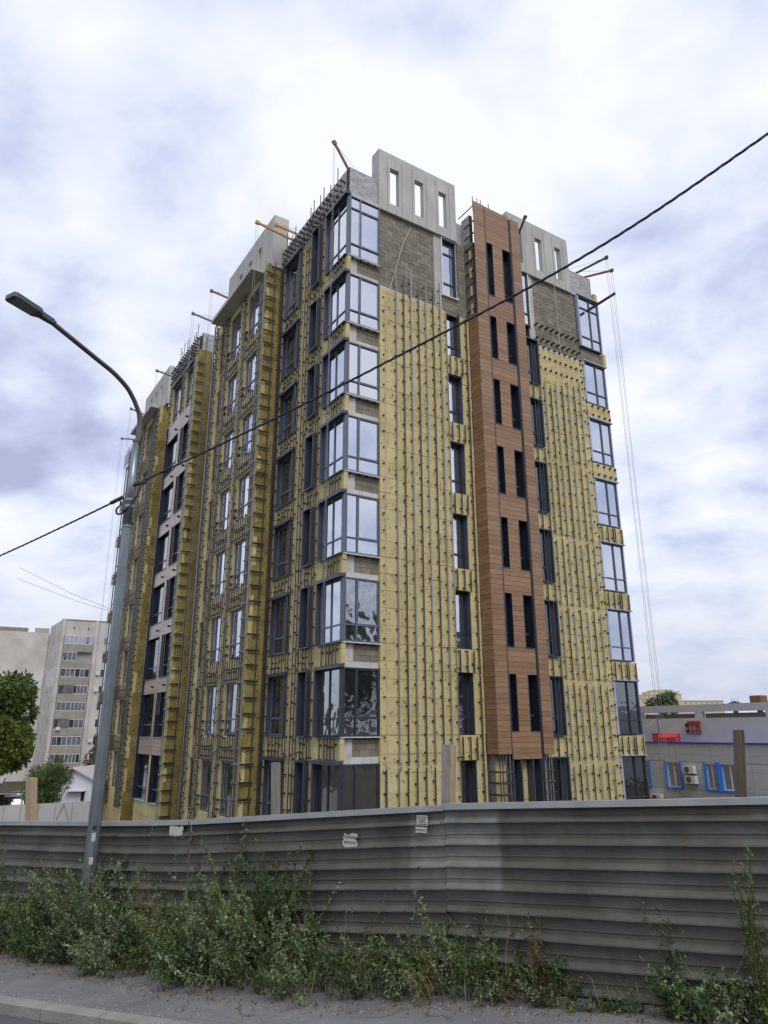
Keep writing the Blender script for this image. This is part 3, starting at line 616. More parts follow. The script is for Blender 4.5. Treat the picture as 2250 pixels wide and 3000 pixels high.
for k in KS:
    z0, z1 = 3 * k, (20.5 if k == 6 else 3 * k + 2.05)
    for a, b in ((25.45, 27.05), (28.1, 29.5)): win(F3, a + .02, b - .02, z0 + .03, z1 - .02, [a + .7], [z0 + .62], -.15, .055, .06, 'glass_mirror' if k > 1 else 'glass_dark', 'frame', [], 'window')
    if k > -1:
        for s in np.arange(25.5, 29.6, .3): rail(F3, s, z0 - .98, z0 - .04, pitch=.42, ph=.15, side=1)
for s in (23.9, 24.15, 24.35): rail(F3, s, -4, 20.9, side=-1, pitch=.4)
for s in (24.6, 24.8, 25.0, 25.2, 27.2, 27.4, 27.7, 29.7, 30.0, 30.4): rail(F3, s, -4, 20.8, side=1)
opsE = [(35.6, 37.2, 3 * k, top(k)) for k in KS] + [(32.0, 33.4, 3 * k, top(k)) for k in KS]
insul(FA, 30.9, 37.2, -7, 20.95, opsE)
for k in KS:
    win(FA, 35.62, 37.1, 3 * k, top(k), [36.3], [3 * k + .56], -.075, .06, .06, 'glass_mirror' if k > 0 else 'glass_dark', 'frame', [], 'bay_window')
    win(FA, 32.02, 33.38, 3 * k, top(k), [32.6], [3 * k + .56], -.14, .06, .06, 'glass_dark', 'frame', [], 'window')
    for s in np.arange(35.5, 37.2, .28): rail(FA, s, 3 * k - .9, 3 * k - .03, side=1, pitch=.4)
for s in (31.3, 31.7, 33.7, 34.1, 34.5, 34.9, 35.3): rail(FA, s, -4, 22 + random.uniform(0, .8), side=1)
for s in np.arange(35.4, 37.2, .3): FA.add('rail', 'rail', s, s + .04, .08, .11, 20.9, 22.0 + random.uniform(0, .5))
# lower walls seen over the site hoarding at the far end (ground falls away there)
for mat, mb in DW.items():
    o = mk('insulation_dowel', mb, mat, bld); o['kind'] = 'stuff'
# rope and cable lying over the street front
mk('hanging_cable', MB().tube([FB.p(3.05, .0, 20.5), FB.p(2.6, .05, 19.5), FB.p(1.95, .10, 17.2), FB.p(1.72, .12, 16.4), FB.p(1.70, .12, 6), FB.p(1.74, .12, -3.2)], .014, 6), 'rope', bld)
mk('hanging_cable', MB().tube([FB.p(11.45, .02, 21.0), FB.p(11.40, .1, 18.4), FB.p(11.35, .14, 14), FB.p(11.55, .14, 4), FB.p(11.6, .14, -2)], .010, 6), 'rope', bld)
mk('cable_coil', MB().tube([FB.p(1.72 + .07 * math.sin(t), .14, 5.6 + .16 * math.cos(t)) for t in np.linspace(0, 12, 40)], .010, 5), 'rope', bld)
bank.flush()

# ------------------------------------------------------------------ facade hoists on the roof
def bl(u, v, z): return TW @ Vector((u, v, z + ZO))
def hoist(lab, mat, base, tip, mast, drop, cat='hoist'):
    b, t = bl(*base), bl(*tip); o = thing('roof_hoist', b, lab, cat, 'rope hoists on the roof edge'); O = Vector(b)
    loc = lambda q: tuple(Vector(q) - O)
    d = (t - b).normalized(); up = Vector((0, 0, 1)); sd = d.cross(up).normalized(); upp = sd.cross(d)
    back = b - d * 1.4
    m = MB(); c = (back + t) / 2; m.obox(loc(c), (t - back) / 2, sd * .035, upp * .045); mk('boom', m, mat, o)
    mk('mast', MB().tube([loc(b - d * .9 - up * 1.2), loc(b - d * .9 + up * mast)], .04, 6), mat, o)
    mk('stay_wire', MB().tube([loc(b - d * .9 + up * mast), loc(t)], .008, 5), 'wire', o)
    mk('pulley', MB().obox(loc(t), d * .09, sd * .05, upp * .08), mat, o)
    for q in (-.05, .06):
        mk('rope', MB().tube([loc(t + d * q), loc(t + d * q * .5 - up * drop * .5 + sd * .03), loc(t + d * q - up * drop)], .007, 5), 'wire', o)
    return o
hoist('orange-red rope hoist arm above the near glazed corner, steeply raised', 'orange_red', (.35, .78, 22.95), (-.28, .78, 23.89), .75, 21)
hoist('long yellow rope hoist arm beside the nearest concrete parapet on the long front', 'orange', (-.1, 5.3, 22.15), (-1.78, 5.3, 22.34), .6, 4)
hoist('shorter yellow rope hoist arm just right of the long yellow one', 'orange', (.1, 5.39, 22.64), (-.81, 5.39, 22.69), .4, 1.2)
hoist('red rope hoist arm at the far end of the nearest concrete parapet', 'orange_red', (-.4, 12.76, 23.09), (-1.38, 12.76, 23.2), .5, 22)
hoist('blue rope hoist arm above the gap between parapet and brick-topped bay', 'blue_paint', (-.5, 15.09, 22.83), (-1.64, 15.09, 22.96), .5, 22)
hoist('blue rope hoist arm with red stub before the further concrete parapet', 'blue_paint', (-.6, 22.08, 22.36), (-1.72, 22.08, 22.5), .5, 2)
hoist('blue rope hoist arm behind the street lamp arm', 'blue_paint', (-.6, 29.72, 22.7), (-1.56, 29.72, 22.91), .4, 22)
hoist('leftmost blue rope hoist arm at the far end of the long front', 'blue_paint', (-.2, 33.77, 22.22), (-1.2, 33.77, 22.08), .4, 25)
hoist('dark rope hoist arm over the right brick parapet, the upper of two', 'steel_dark', (13.55, .3, 22.5), (13.55, -1.57, 22.22), .5, 24)
hoist('dark red rope hoist arm at the right end of the roof', 'orange_red', (14.2, .3, 22.5), (14.2, -1.3, 21.9), .5, 24)
hoist('short dark rope hoist arm at the top right edge of the wood-clad tower', 'steel_dark', (9.27, -.2, 23.0), (9.27, -.54, 23.41), .2, 1.5)
o = thing('channel_beam', bl(13.59, 0, 20.04), 'dark steel channel beam sticking out of the top right corner window', 'beam')
m = MB(); P_ = Vector(bl(13.59, 0, 20.04)); d_ = (bl(13.59, -1.8, 20.05) - bl(13.59, .02, 20.04)); m.obox(tuple(d_ / 2), d_ / 2, d_.normalized().cross(Vector((0, 0, 1))) * .05, Vector((0, 0, .012))); m.obox(tuple(d_ / 2 + Vector((0, 0, .06))), d_ / 2, d_.normalized().cross(Vector((0, 0, 1))) * .012, Vector((0, 0, .05))); mk('channel', m, 'steel_dark', o)

# ------------------------------------------------------------------ corrugated street fence
def fence_mat():
    m = pm('fence_sheet', (0.092, 0.095, 0.080), 0.46, 0.28, 2.5, 0.10, 0.12, 30, metal=0.1, stretch=(1, 1, .5), col2=(0.072, 0.068, 0.054), s2=1.6)
    nn = m.node_tree.nodes; lk = m.node_tree.links.new; b = nn['Principled BSDF']; src = b.inputs['Base Color'].links[0].from_socket
    g = nn.new('ShaderNodeNewGeometry'); dp = nn.new('ShaderNodeVectorMath'); dp.operation = 'DOT_PRODUCT'; dp.inputs[1].default_value = (FD.x, FD.y, 0); lk(g.outputs['Position'], dp.inputs[0])
    t0 = FP.dot(FD)
    def band(lo, hi, w):
        a = nn.new('ShaderNodeMapRange'); a.inputs['From Min'].default_value = t0 + lo - w; a.inputs['From Max'].default_value = t0 + lo + w; lk(dp.outputs['Value'], a.inputs['Value'])
        c = nn.new('ShaderNodeMapRange'); c.inputs['From Min'].default_value = t0 + hi + w; c.inputs['From Max'].default_value = t0 + hi - w; lk(dp.outputs['Value'], c.inputs['Value'])
        q = nn.new('ShaderNodeMath'); q.operation = 'MULTIPLY'; lk(a.outputs[0], q.inputs[0]); lk(c.outputs[0], q.inputs[1]); return q.outputs[0]
    sx = nn.new('ShaderNodeSeparateXYZ'); lk(g.outputs['Position'], sx.inputs[0]); hz = nn.new('ShaderNodeMapRange'); hz.inputs['From Min'].default_value = 0.95; hz.inputs['From Max'].default_value = 1.15; lk(sx.outputs['Z'], hz.inputs['Value'])
    no = nn.new('ShaderNodeTexNoise'); no.inputs['Scale'].default_value = 5; no.inputs['Detail'].default_value = 5; lk(g.outputs['Position'], no.inputs['Vector'])
    q = nn.new('ShaderNodeMath'); q.operation = 'MULTIPLY'; lk(band(-.34, .82, .03), q.inputs[0]); lk(hz.outputs[0], q.inputs[1])
    q2 = nn.new('ShaderNodeMath'); q2.operation = 'MULTIPLY'; lk(q.outputs[0], q2.inputs[0]); lk(no.outputs['Fac'], q2.inputs[1])
    mx_ = nn.new('ShaderNodeMix'); mx_.data_type = 'RGBA'; lk(q2.outputs[0], mx_.inputs['Factor']); lk(src, mx_.inputs['A']); mx_.inputs['B'].default_value = (0.25, 0.25, 0.235, 1); 
    rn = nn.new('ShaderNodeTexNoise'); rn.inputs['Scale'].default_value = 3.2; rn.inputs['Detail'].default_value = 7; rn.inputs['Roughness'].default_value = .7; rm = nn.new('ShaderNodeMapping'); rm.inputs['Scale'].default_value = (1.6, 1.6, .45); lk(g.outputs['Position'], rm.inputs['Vector']); lk(rm.outputs[0], rn.inputs['Vector'])
    rr = nn.new('ShaderNodeMapRange'); rr.inputs['From Min'].default_value = .60; rr.inputs['From Max'].default_value = .74; rr.inputs['To Max'].default_value = .75; lk(rn.outputs['Fac'], rr.inputs['Value'])
    m3 = nn.new('ShaderNodeMix'); m3.data_type = 'RGBA'; lk(rr.outputs[0], m3.inputs['Factor']); lk(mx_.outputs['Result'], m3.inputs['A']); m3.inputs['B'].default_value = (0.105, 0.072, 0.045, 1); lk(m3.outputs['Result'], b.inputs['Base Color'])
fence_mat(); pm('fence_cap', (0.30, 0.315, 0.32), 0.45, 0.15, 3, 0.05, metal=0.3)
FT_T = [(-30, .2), (-14, 1.03), (-8.4, 1.34), (-5.2, 1.50), (-3.93, 1.59), (.15, 1.97), (3.65, 2.18), (12, 2.68)]
def ftop(t):
    for (a, za), (b, zb) in zip(FT_T[:-1], FT_T[1:]):
        if a <= t <= b: return za + (zb - za) * (t - a) / (b - a)
    return FT_T[-1][1]
fence = thing('corrugated_fence', fpt(-3, 0), 'grey corrugated metal site fence with horizontal ribs behind the roadside weeds', 'fence')
OFF[fence.name] = np.array(fpt(-3, 0))
PIT = 0.237; PROF = [(0, 0), (.072, 0), (.079, .010), (.088, .010), (.095, 0), (.138, 0), (.184, .056), (.200, .058), (.207, .0), (.2365, 0)]
def fence_panel(t0, t1, doff, zoff=0.0, seed=0):
    r = random.Random(seed); st = .25; n = max(2, int((t1 - t0) / st)); v = []; rows = []
    z = 0
    while z < 2.6: rows += [(z + a, d) for a, d in PROF]; z += PIT
    dents = [(r.uniform(t0, t1), r.uniform(.1, 1.7), r.uniform(-.035, .02)) for _ in range(7)]; ph = r.uniform(0, 6); rows = [q for q in rows if q[0] < 1.95]
    for i in range(n + 1):
        t = t0 + (t1 - t0) * i / n; top_ = ftop(t) + zoff; bot = tz(t) + .045
        for dz, d in rows:
            zv = max(top_ - dz, bot); w = .012 * math.sin(t * 1.7 + ph + dz * 2) + .007 * math.sin(t * 5.1 + dz * 7 + ph) + sum(dd_ * math.exp(-((t - a_) ** 2 + (dz - b_) ** 2) / .05) for a_, b_, dd_ in dents)
            q = FP + FD * t + FN * (d + doff + w); v.append((q.x, q.y, zv))
    k = len(rows); f = [(i * k + j, i * k + j + 1, (i + 1) * k + j + 1, (i + 1) * k + j) for i in range(n) for j in range(k - 1)]
    mb = MB(); mb.v = v; mb.f = f; o = mk('fence_panel', mb, 'fence_sheet', fence)
    c = MB(); n = max(2, int((t1 - t0) / 1.0)); ring = [(-.03, -.02), (-.03, .012), (.060, .012), (.066, -.052), (.058, -.052), (.054, -.002), (-.022, 0.0)]
    for i in range(n + 1):
        t = t0 + (t1 - t0) * i / n
        for d, dz in ring:
            q = FP + FD * t + FN * (d + doff + .004 * math.sin(t * 3 + ph)); c.v.append((q.x, q.y, ftop(t) + zoff + dz))
    k = len(ring)
    for i in range(n):
        for j in range(k): c.f.append((i * k + j, i * k + (j + 1) % k, (i + 1) * k + (j + 1) % k, (i + 1) * k + j))
    c.f += [tuple(range(k)), tuple(n * k + j for j in range(k - 1, -1, -1))]
    mk('cap', c, 'fence_cap', o)
for i, (a, b, d, zo) in enumerate(((-26, -15.1, 0, 0), (-15.1, -10.02, .004, 0), (-10.0, -4.73, 0, 0), (-4.72, -3.94, .005, .0), (-3.93, .135, .002, 0), (.145, 5.6, .010, .012), (5.6, 11, .0, .012))): fence_panel(a, b, d, zo, i)
sc_ = MB()
for i in range(7):
    t = -9.6
    while t < 6:
        zq = ftop(t) - (.19 + PIT * i)
        if zq > tz(t) + .1:
            q = FP + FD * t + FN * .062; sc_.obox((q.x, q.y, zq), (FD.x * .008, FD.y * .008, 0), (FN.x * .005, FN.y * .005, 0), (0, 0, .008))
        t += random.uniform(.55, .95)
o = mk('fence_screws', sc_, 'rail', fence); o['kind'] = 'stuff'
def post(t, n, w, dp, ztop, lean, mat, label):
    b = fpt(t, n, -.2); o = thing('timber_post', b, label, 'post', 'timber posts bracing the fence'); OFF[o.name] = np.array(b)
    a = Vector((FD.x, FD.y, 0)); c = Vector((FN.x, FN.y, 0)); h = ztop - b.z; up = Vector((0, 0, 1)) + a * lean
    m = MB(); m.obox(tuple(Vector(b) + up * h / 2), a * w / 2 * .98, c * dp / 2, up * h / 2); mk('timber', m, mat, o)
    return o
o = post(-7.62, -.35, .15, .13, 2.05, -.20, 'timber', 'pale square timber post above the left end of the fence'); 
o = post(-.09, -.35, .125, .08, 2.67, .04, 'timber_mid', 'broad grey timber post standing up behind the middle fence seam'); m = MB(); a = Vector((FD.x, FD.y, 0)); b_ = fpt(-.005, -.35, -.2); up_ = Vector((0, 0, 1)) + a * .04; m.obox(tuple(Vector(b_) + up_ * (2.66 - b_.z) / 2), a * .022, Vector((FN.x, FN.y, 0)) * .042, up_ * (2.66 - b_.z) / 2); mk('sawn_edge', m, 'timber', o)
post(3.17, -.35, .11, .08, 2.84, .10, 'timber_grey', 'dark weathered timber post at the right in front of the grey building')
post(-2.58, -.35, .11, .08, 2.40, -.05, 'timber_mid', 'grey timber post in front of the hooded ground floor window')

# paper notices glued to the fence
def notice(t0, t1, z0, z1, lines, name, label, ink='ink', torn=0.0, mat='paper', off=.062, seed=1):
    r = random.Random(seed); nx_, nz_ = 8, 8; pts = []
    edge = [(i / nx_, 0) for i in range(nx_)] + [(1, i / nz_) for i in range(nz_)] + [(1 - i / nx_, 1) for i in range(nx_)] + [(0, 1 - i / nz_) for i in range(nz_)]
    C_ = fpt((t0 + t1) / 2, 0); C_.z = (z0 + z1) / 2; o = thing(name, C_, label, 'notice'); 
    for x, y in edge:
        x = .5 + (x - .5) * (1 + r.uniform(-torn, torn)); y = .5 + (y - .5) * (1 + r.uniform(-torn, torn)); t = t0 + (t1 - t0) * x; q = FP + FD * t + FN * off
        pts.append(tuple(Vector((q.x, q.y, z0 + (z1 - z0) * y)) - C_))
    mk('sheet', MB().poly(pts, (-FN.x * .002, -FN.y * .002, 0)), mat, o)
    for (txt, x, y, h) in lines:
        cu = bpy.data.curves.new('t', 'FONT'); cu.body = txt; cu.size = h; cu.align_x = 'CENTER'; cu.align_y = 'CENTER'; cu.extrude = 0.0006
        tmp = bpy.data.objects.new('t', cu); COL.objects.link(tmp); dg = bpy.context.evaluated_depsgraph_get(); me = bpy.data.meshes.new_from_object(tmp.evaluated_get(dg)); bpy.data.objects.remove(tmp)
        me.materials.clear(); me.materials.append(MATS[ink]); lo = bpy.data.objects.new('lettering', me); COL.objects.link(lo); lo.parent = o
        t = t0 + (t1 - t0) * x; q = FP + FD * t + FN * (off + .003); lo.location = Vector((q.x, q.y, z0 + (z1 - z0) * y)) - C_
        w = max(v.co.x for v in me.vertices) - min(v.co.x for v in me.vertices); k = min(1, (t1 - t0) * .92 / w)
        lo.rotation_euler = (R(90), 0, math.atan2(FD.y, FD.x)); lo.scale = (k, 1, 1)
    return o
notice(-4.29, -4.05, 1.375, 1.51, [], 'torn_paper', 'torn blank white paper scrap on the fence left of the tall weeds', torn=.22, seed=3)
notice(-1.28, -1.08, 1.41, 1.58, [('ПОМОЩЬ', .5, .78, .05), ('8(937)54-54', .5, .42, .04)], 'torn_notice', 'torn white notice with a dark headline on the middle of the fence', torn=.16, seed=5)
notice(-.228, -.078, 1.735, 1.85, [('Проживание', .5, .86, .026), ('Питание', .5, .62, .026), ('Работа', .5, .38, .026), ('Ежедневная', .5, .15, .022)], 'paper_notice', 'small printed notice with four lines near the middle fence seam', torn=.02, seed=6)
notice(-.245, -.09, 1.655, 1.718, [('8-937-566-24-24', .5, .5, .03)], 'phone_number_strip', 'paper strip with a phone number just under the printed notice', torn=.03, seed=8)

# ------------------------------------------------------------------ street lamp and cables
LP = Vector((-4.48, 11.89)); lz = gz(LP.x, LP.y)
lamp = thing('street_lamp', (LP.x, LP.y, lz - .1), 'tall galvanised street lamp with a curved arm and flat dark lamp head', 'street lamp'); OFF[lamp.name] = np.array((LP.x, LP.y, lz - .1))
mk('pole', MB().tube([(LP.x, LP.y, lz - .1), (LP.x, LP.y, 6.25)], [.108, .076], 8), 'galv', lamp)
mk('pole_top', MB().tube([(LP.x, LP.y, 6.24), (LP.x, LP.y, 7.88)], [.070, .058], 12), 'galv', lamp, True)
for z, r in ((7.86, .066), (6.25, .088), (6.62, .078), (6.74, .076)): mk('band', MB().tube([(LP.x, LP.y, z - .02), (LP.x, LP.y, z + .02)], r, 14), 'arm_steel' if z > 7 else 'galv', lamp)
arm = [(-4.46, 11.90, 7.8), (-4.46, 11.90, 8.29), (-4.52, 11.81, 8.52), (-4.58, 11.70, 8.67), (-4.65, 11.58, 8.79), (-4.80, 11.32, 8.93), (-5.0, 10.96, 9.03), (-5.45, 10.14, 9.25)]
AP = [Vector(q) for q in arm]; sm = []
for i in range(len(AP) - 1):
    p0, p1, p2, p3 = AP[max(i - 1, 0)], AP[i], AP[i + 1], AP[min(i + 2, len(AP) - 1)]
    for u_ in (0, .25, .5, .75): sm.append(.5 * ((2 * p1) + (p2 - p0) * u_ + (2 * p0 - 5 * p1 + 4 * p2 - p3) * u_ ** 2 + (3 * p1 - p0 - 3 * p2 + p3) * u_ ** 3))
sm.append(AP[-1]); mk('arm', MB().tube(sm, [.05] * 6 + [.042] * (len(sm) - 6), 10), 'arm_steel', lamp, True)
hd0 = Vector((-5.42, 10.18, 9.245)); hd1 = Vector((-5.80, 9.51, 9.30)); ax = (hd1 - hd0).normalized(); sd_ = ax.cross(Vector((0, 0, 1))).normalized(); up_ = sd_.cross(ax)
def lampshape(prof, zlo, zhi):
    pts = [hd0 + ax * a + sd_ * b + up_ * zlo for a, b in prof]; return MB().poly([tuple(q) for q in pts], up_ * (zhi - zlo))
pr = [(0, .045), (.22, .06), (.30, .12), (.72, .135), (.765, .11)]; pr = pr + [(a, -b) for a, b in reversed(pr)]
hd = mk('lamp_head', lampshape(pr, -.035, .045), 'lamp_body', lamp)
mk('lens', lampshape([(.34, .10), (.70, .115), (.70, -.115), (.34, -.10)], -.043, -.036), 'lamp_lens', hd)
mk('neck', MB().tube([hd0 - ax * .04, hd0 + ax * .24], [.05, .055], 8), 'lamp_body', hd)
for z, h, mt in ((1.40, .06, 'ink'), (1.24, .12, 'paper'), (.92, .10, 'paper')):
    a0 = math.atan2(-LP.y, -LP.x) - .25; r = .107 - (.032) * (z - lz) / 6.6; m = MB()
    for i in range(5):
        th = a0 + i * .14
        for zq in (z, z + h): m.v.append((LP.x + (r + .004) * math.cos(th), LP.y + (r + .004) * math.sin(th), zq))
    m.f = [(2 * i, 2 * i + 2, 2 * i + 3, 2 * i + 1) for i in range(4)]; mk('sticker', m, mt, lamp)
def spline(P, n=14):
    P = [Vector(q) for q in P]; out = []
    for i in range(len(P) - 1):
        p0, p1, p2, p3 = P[max(i - 1, 0)], P[i], P[i + 1], P[min(i + 2, len(P) - 1)]
        for j in range(n):
            u_ = j / n; out.append(.5 * ((2 * p1) + (p2 - p0) * u_ + (2 * p0 - 5 * p1 + 4 * p2 - p3) * u_ ** 2 + (3 * p1 - p0 - 3 * p2 + p3) * u_ ** 3))
    out.append(P[-1]); return out
def bundle(name, P, label, r=.0105, pitch=.55, strands=3, n=30, base=None):
    pts = spline(P, n); o = thing(name, base or pts[0], label, 'cable'); O = Vector(base or pts[0]); L_ = 0; acc = [0]
    for a, b in zip(pts[:-1], pts[1:]): L_ += (b - a).length; acc.append(L_)
    for s in range(strands):
        q = []
        for i, pnt in enumerate(pts):
            d = (pts[min(i + 1, len(pts) - 1)] - pts[max(i - 1, 0)]).normalized(); a = d.cross(Vector((0, 0, 1))).normalized(); c = d.cross(a); th = 2 * math.pi * (acc[i] / pitch + s / strands)
            q.append(pnt + (a * math.cos(th) + c * math.sin(th)) * r * .95 - O)
        mk('strand', MB().tube(q, r, 6), 'cable', o, True)
    return o
cb = bundle('overhead_cable', [(-4.30, 11.80, 7.04), (-2.01, 10.52, 7.54), (-.06, 9.44, 8.03), (2.58, 7.98, 8.79), (4.64, 6.83, 9.71), (7.5, 5.2, 11.2)], 'thick twisted black cable rising from the lamp pole across the building to the right')
mk('clamp', MB().tube([Vector((.12, -.06, -.02)), Vector((-.12, .07, -.02))], .035, 8), 'cable', cb)
cb2 = bundle('overhead_cable', [(-4.78, 12.05, 6.78), (-7.57, 13.6, 6.15), (-12, 16.1, 5.35)], 'twisted black cable running from the lamp pole down to the left edge', pitch=.5)
mk('clamp', MB().tube([Vector((.14, -.08, .04)), Vector((-.12, .07, -.02))], .035, 8), 'cable', cb2)
lc = bundle('cable_loop', [(-4.25, 11.78, 7.03), (-4.28, 11.74, 6.85), (-4.38, 11.72, 6.62), (-4.50, 11.72, 6.47), (-4.62, 11.76, 6.44), (-4.68, 11.84, 6.55), (-4.66, 11.95, 6.68), (-4.70, 12.0, 6.78)], 'slack loop of black cable hanging around the lamp pole', r=.011, strands=2, n=8)
for i, (a, b, c) in enumerate((((-62, 118, 29.5), (-48, 128, 23.4), 'upper'), ((-62, 118, 27.6), (-46, 129, 22.6), 'lower'))):
    w = thing('overhead_wire', a, 'thin ' + c + ' wire sloping to the roof of the old apartment block', 'wire'); mk('wire', MB().tube([(0, 0, 0), tuple((Vector(b) - Vector(a)) * .5 + Vector((0, 0, -.4))), tuple(Vector(b) - Vector(a))], .035, 5), 'wire', w)

# ------------------------------------------------------------------ grey building at the right
pm('panel_grey', (0.47, 0.485, 0.53), 0.5, 0.06, 1.0, 0.05, metal=0.1); pm('wall_grey', (0.50, 0.515, 0.58), 0.8, 0.08, 0.8, 0, 0.2, 30); pm('blue_frame', (0.05, 0.20, 0.72), 0.45, 0.08, 3); pm('blue_line', (0.05, 0.06, 0.38), 0.45, 0.08, 3)
pm('white_pvc', (0.68, 0.69, 0.70), 0.4, 0.05, 3, 0.04); pm('ac_white', (0.62, 0.62, 0.61), 0.45, 0.06, 3); pm('ac_dark', (0.10, 0.10, 0.105), 0.6, 0.1, 5); pm('rust', (0.20, 0.085, 0.05), 0.8, 0.25, 3); pm('tarpaulin', (0.22, 0.215, 0.20), 0.8, 0.2, 2, 0, 0.5, 6)
GU = 22.0
gb = thing('grey_building', bl(GU, 2, -4.0), 'low grey panelled building with blue window surrounds right of the apartment block', 'building', rz=PHI); OFF[gb.name] = np.array((GU, 2, 0.0))
FG = Face('A', GU); FG2 = Face('A', GU + .5)
bld_keep = bld
def gpart(name, F, mat, boxes, parent=None): return part(name, F, mat, boxes, parent or gb)
gwins = [(3.77, 4.72, -2.68, -1.36), (1.73, 2.43, -2.66, -1.38), (.62, 1.60, -2.66, -1.36), (5.66, 6.4, -2.68, -1.34)]
gpart('wall', FG, 'core_dark', [(-9, 12, -6, -.12, -4.0, -.46)])
for row, za, zb, free in rect_free(-9, 12, -4, -.48, gwins, .72, .1):
    for a, b in free:
        g = math.floor(a / 1.0) * 1.0
        while g < b:
            x0, x1 = max(a, g), min(b, g + 1.0); g += 1.0
            if x1 - x0 > .03: mk('facade_panel', FG.mb(MB(), x0 + .006, x1 - .006, -.06, random.uniform(-.004, .004), za + .004, zb - .004), 'panel_grey', gb)
gpart('roof_flashing', FG, 'blue_line', [(-9, 12, -.55, .06, -.475, -.415)])
sl_ = [(-9, -7, .75, 1.07), (-5.5, -1.6, .75, 1.07), (-.80, 2.58, .77, 1.06), (2.96, 6.3, .76, 1.07), (6.7, 10, .76, 1.07)]; m = MB()
FG2.mb(m, -9, 12, -.3, 0, -.414, .76); FG2.mb(m, -9, 12, -.3, 0, 1.07, 1.43); cur = -9
for a, b, c, d in sl_[1:]: FG2.mb(m, cur, a, -.3, 0, .76, 1.07); cur = b
FG2.mb(m, cur, 12, -.3, 0, .76, 1.07); mk('parapet_wall', m, 'wall_grey', gb)
for a, b, c, d in sl_[1:]: gpart('tarpaulin_strip', FG2, 'tarpaulin', [(a + .02, b - .02, -.36, -.31, .70, .985)])
gpart('roof_slab', FG2, 'wall_grey', [(-9, 12, -6, -.31, -.42, -.2)])
for i, (a, b, c, d) in enumerate(gwins):
    o = gpart('window', FG, 'white_pvc', [(a + .06, a + .11, -.11, -.06, c + .06, d - .05), (b - .11, b - .06, -.11, -.06, c + .06, d - .05), (a + .11, b - .11, -.11, -.06, c + .06, c + .11), (a + .11, b - .11, -.11, -.06, d - .10, d - .05), ((a + b) / 2 - .03, (a + b) / 2 + .03, -.11, -.055, c + .11, d - .10)])
    for x0, x1 in ((a + .11, (a + b) / 2 - .03), ((a + b) / 2 + .03, b - .11)): mk('pane', FG.mb(MB(), x0, x1, -.105, -.095, c + .11, d - .10), 'glass_far', o)
    mk('surround', FG.mb(FG.mb(FG.mb(MB(), a - .02, a + .06, -.11, .07, c, d), b - .06, b + .02, -.11, .07, c, d), a + .06, b - .06, -.11, .07, c - .02, c + .06), 'blue_frame', o)
    mk('lintel', FG.mb(MB(), a + .06, b - .06, -.11, .03, d - .05, d), 'wall_grey', o)
gpart('blue_fin', FG, 'blue_frame', [(1.61, 1.72, -.02, .14, -2.70, -1.34)])
def acunit(v, z, w, h, label):
    o = thing('air_conditioner', bl(GU - .04, v, z), label, 'air conditioner', 'air conditioners on the grey building', rz=PHI)
    mk('casing', MB().box(-.30, -.02, -w / 2, w / 2, 0, h), 'ac_white', o)
    m = MB(); n = 18; m.v = [(-.301, w * .14 + h * .40 * math.cos(2 * math.pi * i / n), h * .5 + h * .40 * math.sin(2 * math.pi * i / n)) for i in range(n)]; q = [list(range(n))]; m2_ = MB().poly(m.v, (-.008, 0, 0)); mk('fan_grille', m2_, 'ac_dark', o)
    mk('bracket', MB().box(-.28, 0, -w / 2 + .05, -w / 2 + .09, -.05, -.005).box(-.28, 0, w / 2 - .09, w / 2 - .05, -.05, -.005), 'steel_dark', o)
acunit(3.15, -1.90, .56, .36, 'upper white air conditioner of the pair between the blue windows'); acunit(3.10, -2.38, .56, .37, 'lower white air conditioner of the pair between the blue windows'); acunit(5.25, -3.36, .58, .36, 'white air conditioner low on the grey wall beside the corner glazing')
fs = thing('fire_shield', bl(GU + .5, 3.05, 0), 'red fire tool rack with buckets hung on the grey parapet wall', 'fire rack', rz=PHI)
m = MB()
for a in (-.36, -.13, .10, .33): m.box(-.07, -.01, a, a + .04, 0.0, .62)
m.box(-.075, -.005, -.37, .38, .52, .63); m.box(-.06, -.02, -.37, .38, 0, .04); mk('rack', m, 'red_paint', fs)
for y_, z_, mt in ((.40, .40, 'ink'), (.36, .10, 'ink'), (-.33, .36, 'red_paint')): mk('bucket', MB().tube([(-.12, y_, z_ - .07), (-.12, y_, z_ + .08)], [.045, .085], 10), mt, fs)
for z_ in (.12, .42): mk('bar', MB().box(-.10, -.075, -.42, .42, z_, z_ + .03), 'steel_dark', fs)
sb = thing('sand_box', bl(GU + .3, 4.45, -.412), 'red fire sand box with a sloping lid standing on the grey building ledge', 'sand box', rz=PHI)
mk('box', MB().box(-.25, .25 - .08, -.48, .48, 0, .22), 'red_paint', sb); mk('lid', MB().poly([(-.26, -.49, .22), (.18, -.49, .22), (.18, -.49, .42), (.05, -.49, .42)], (0, .98, 0)), 'red_paint', sb)
cbx = thing('red_crate', bl(GU + .3, 5.2, -.412), 'small red metal crate left of the sloping red sand box', 'crate', rz=PHI); mk('box', MB().box(-.2, .15, -.19, .19, 0, .40), 'red_paint', cbx); mk('lid', MB().box(-.22, .16, -.2, .2, .401, .43), 'red_paint', cbx)
ant = thing('antenna_mast', bl(GU + .2, 5.05, -.412), 'thin dark mast with guy ropes beside the red boxes', 'mast'); mk('pole', MB().tube([(0, 0, 0), (0.02, 0, 1.2)], .025, 6), 'steel_dark', ant); mk('guy_rope', MB().tube([(0, 0, 1.18), (-.55, .2, .75)], .012, 5), 'white_pvc', ant); mk('guy_rope', MB().tube([(0, 0, 1.18), (.2, -.05, .75)], .012, 5), 'white_pvc', ant)
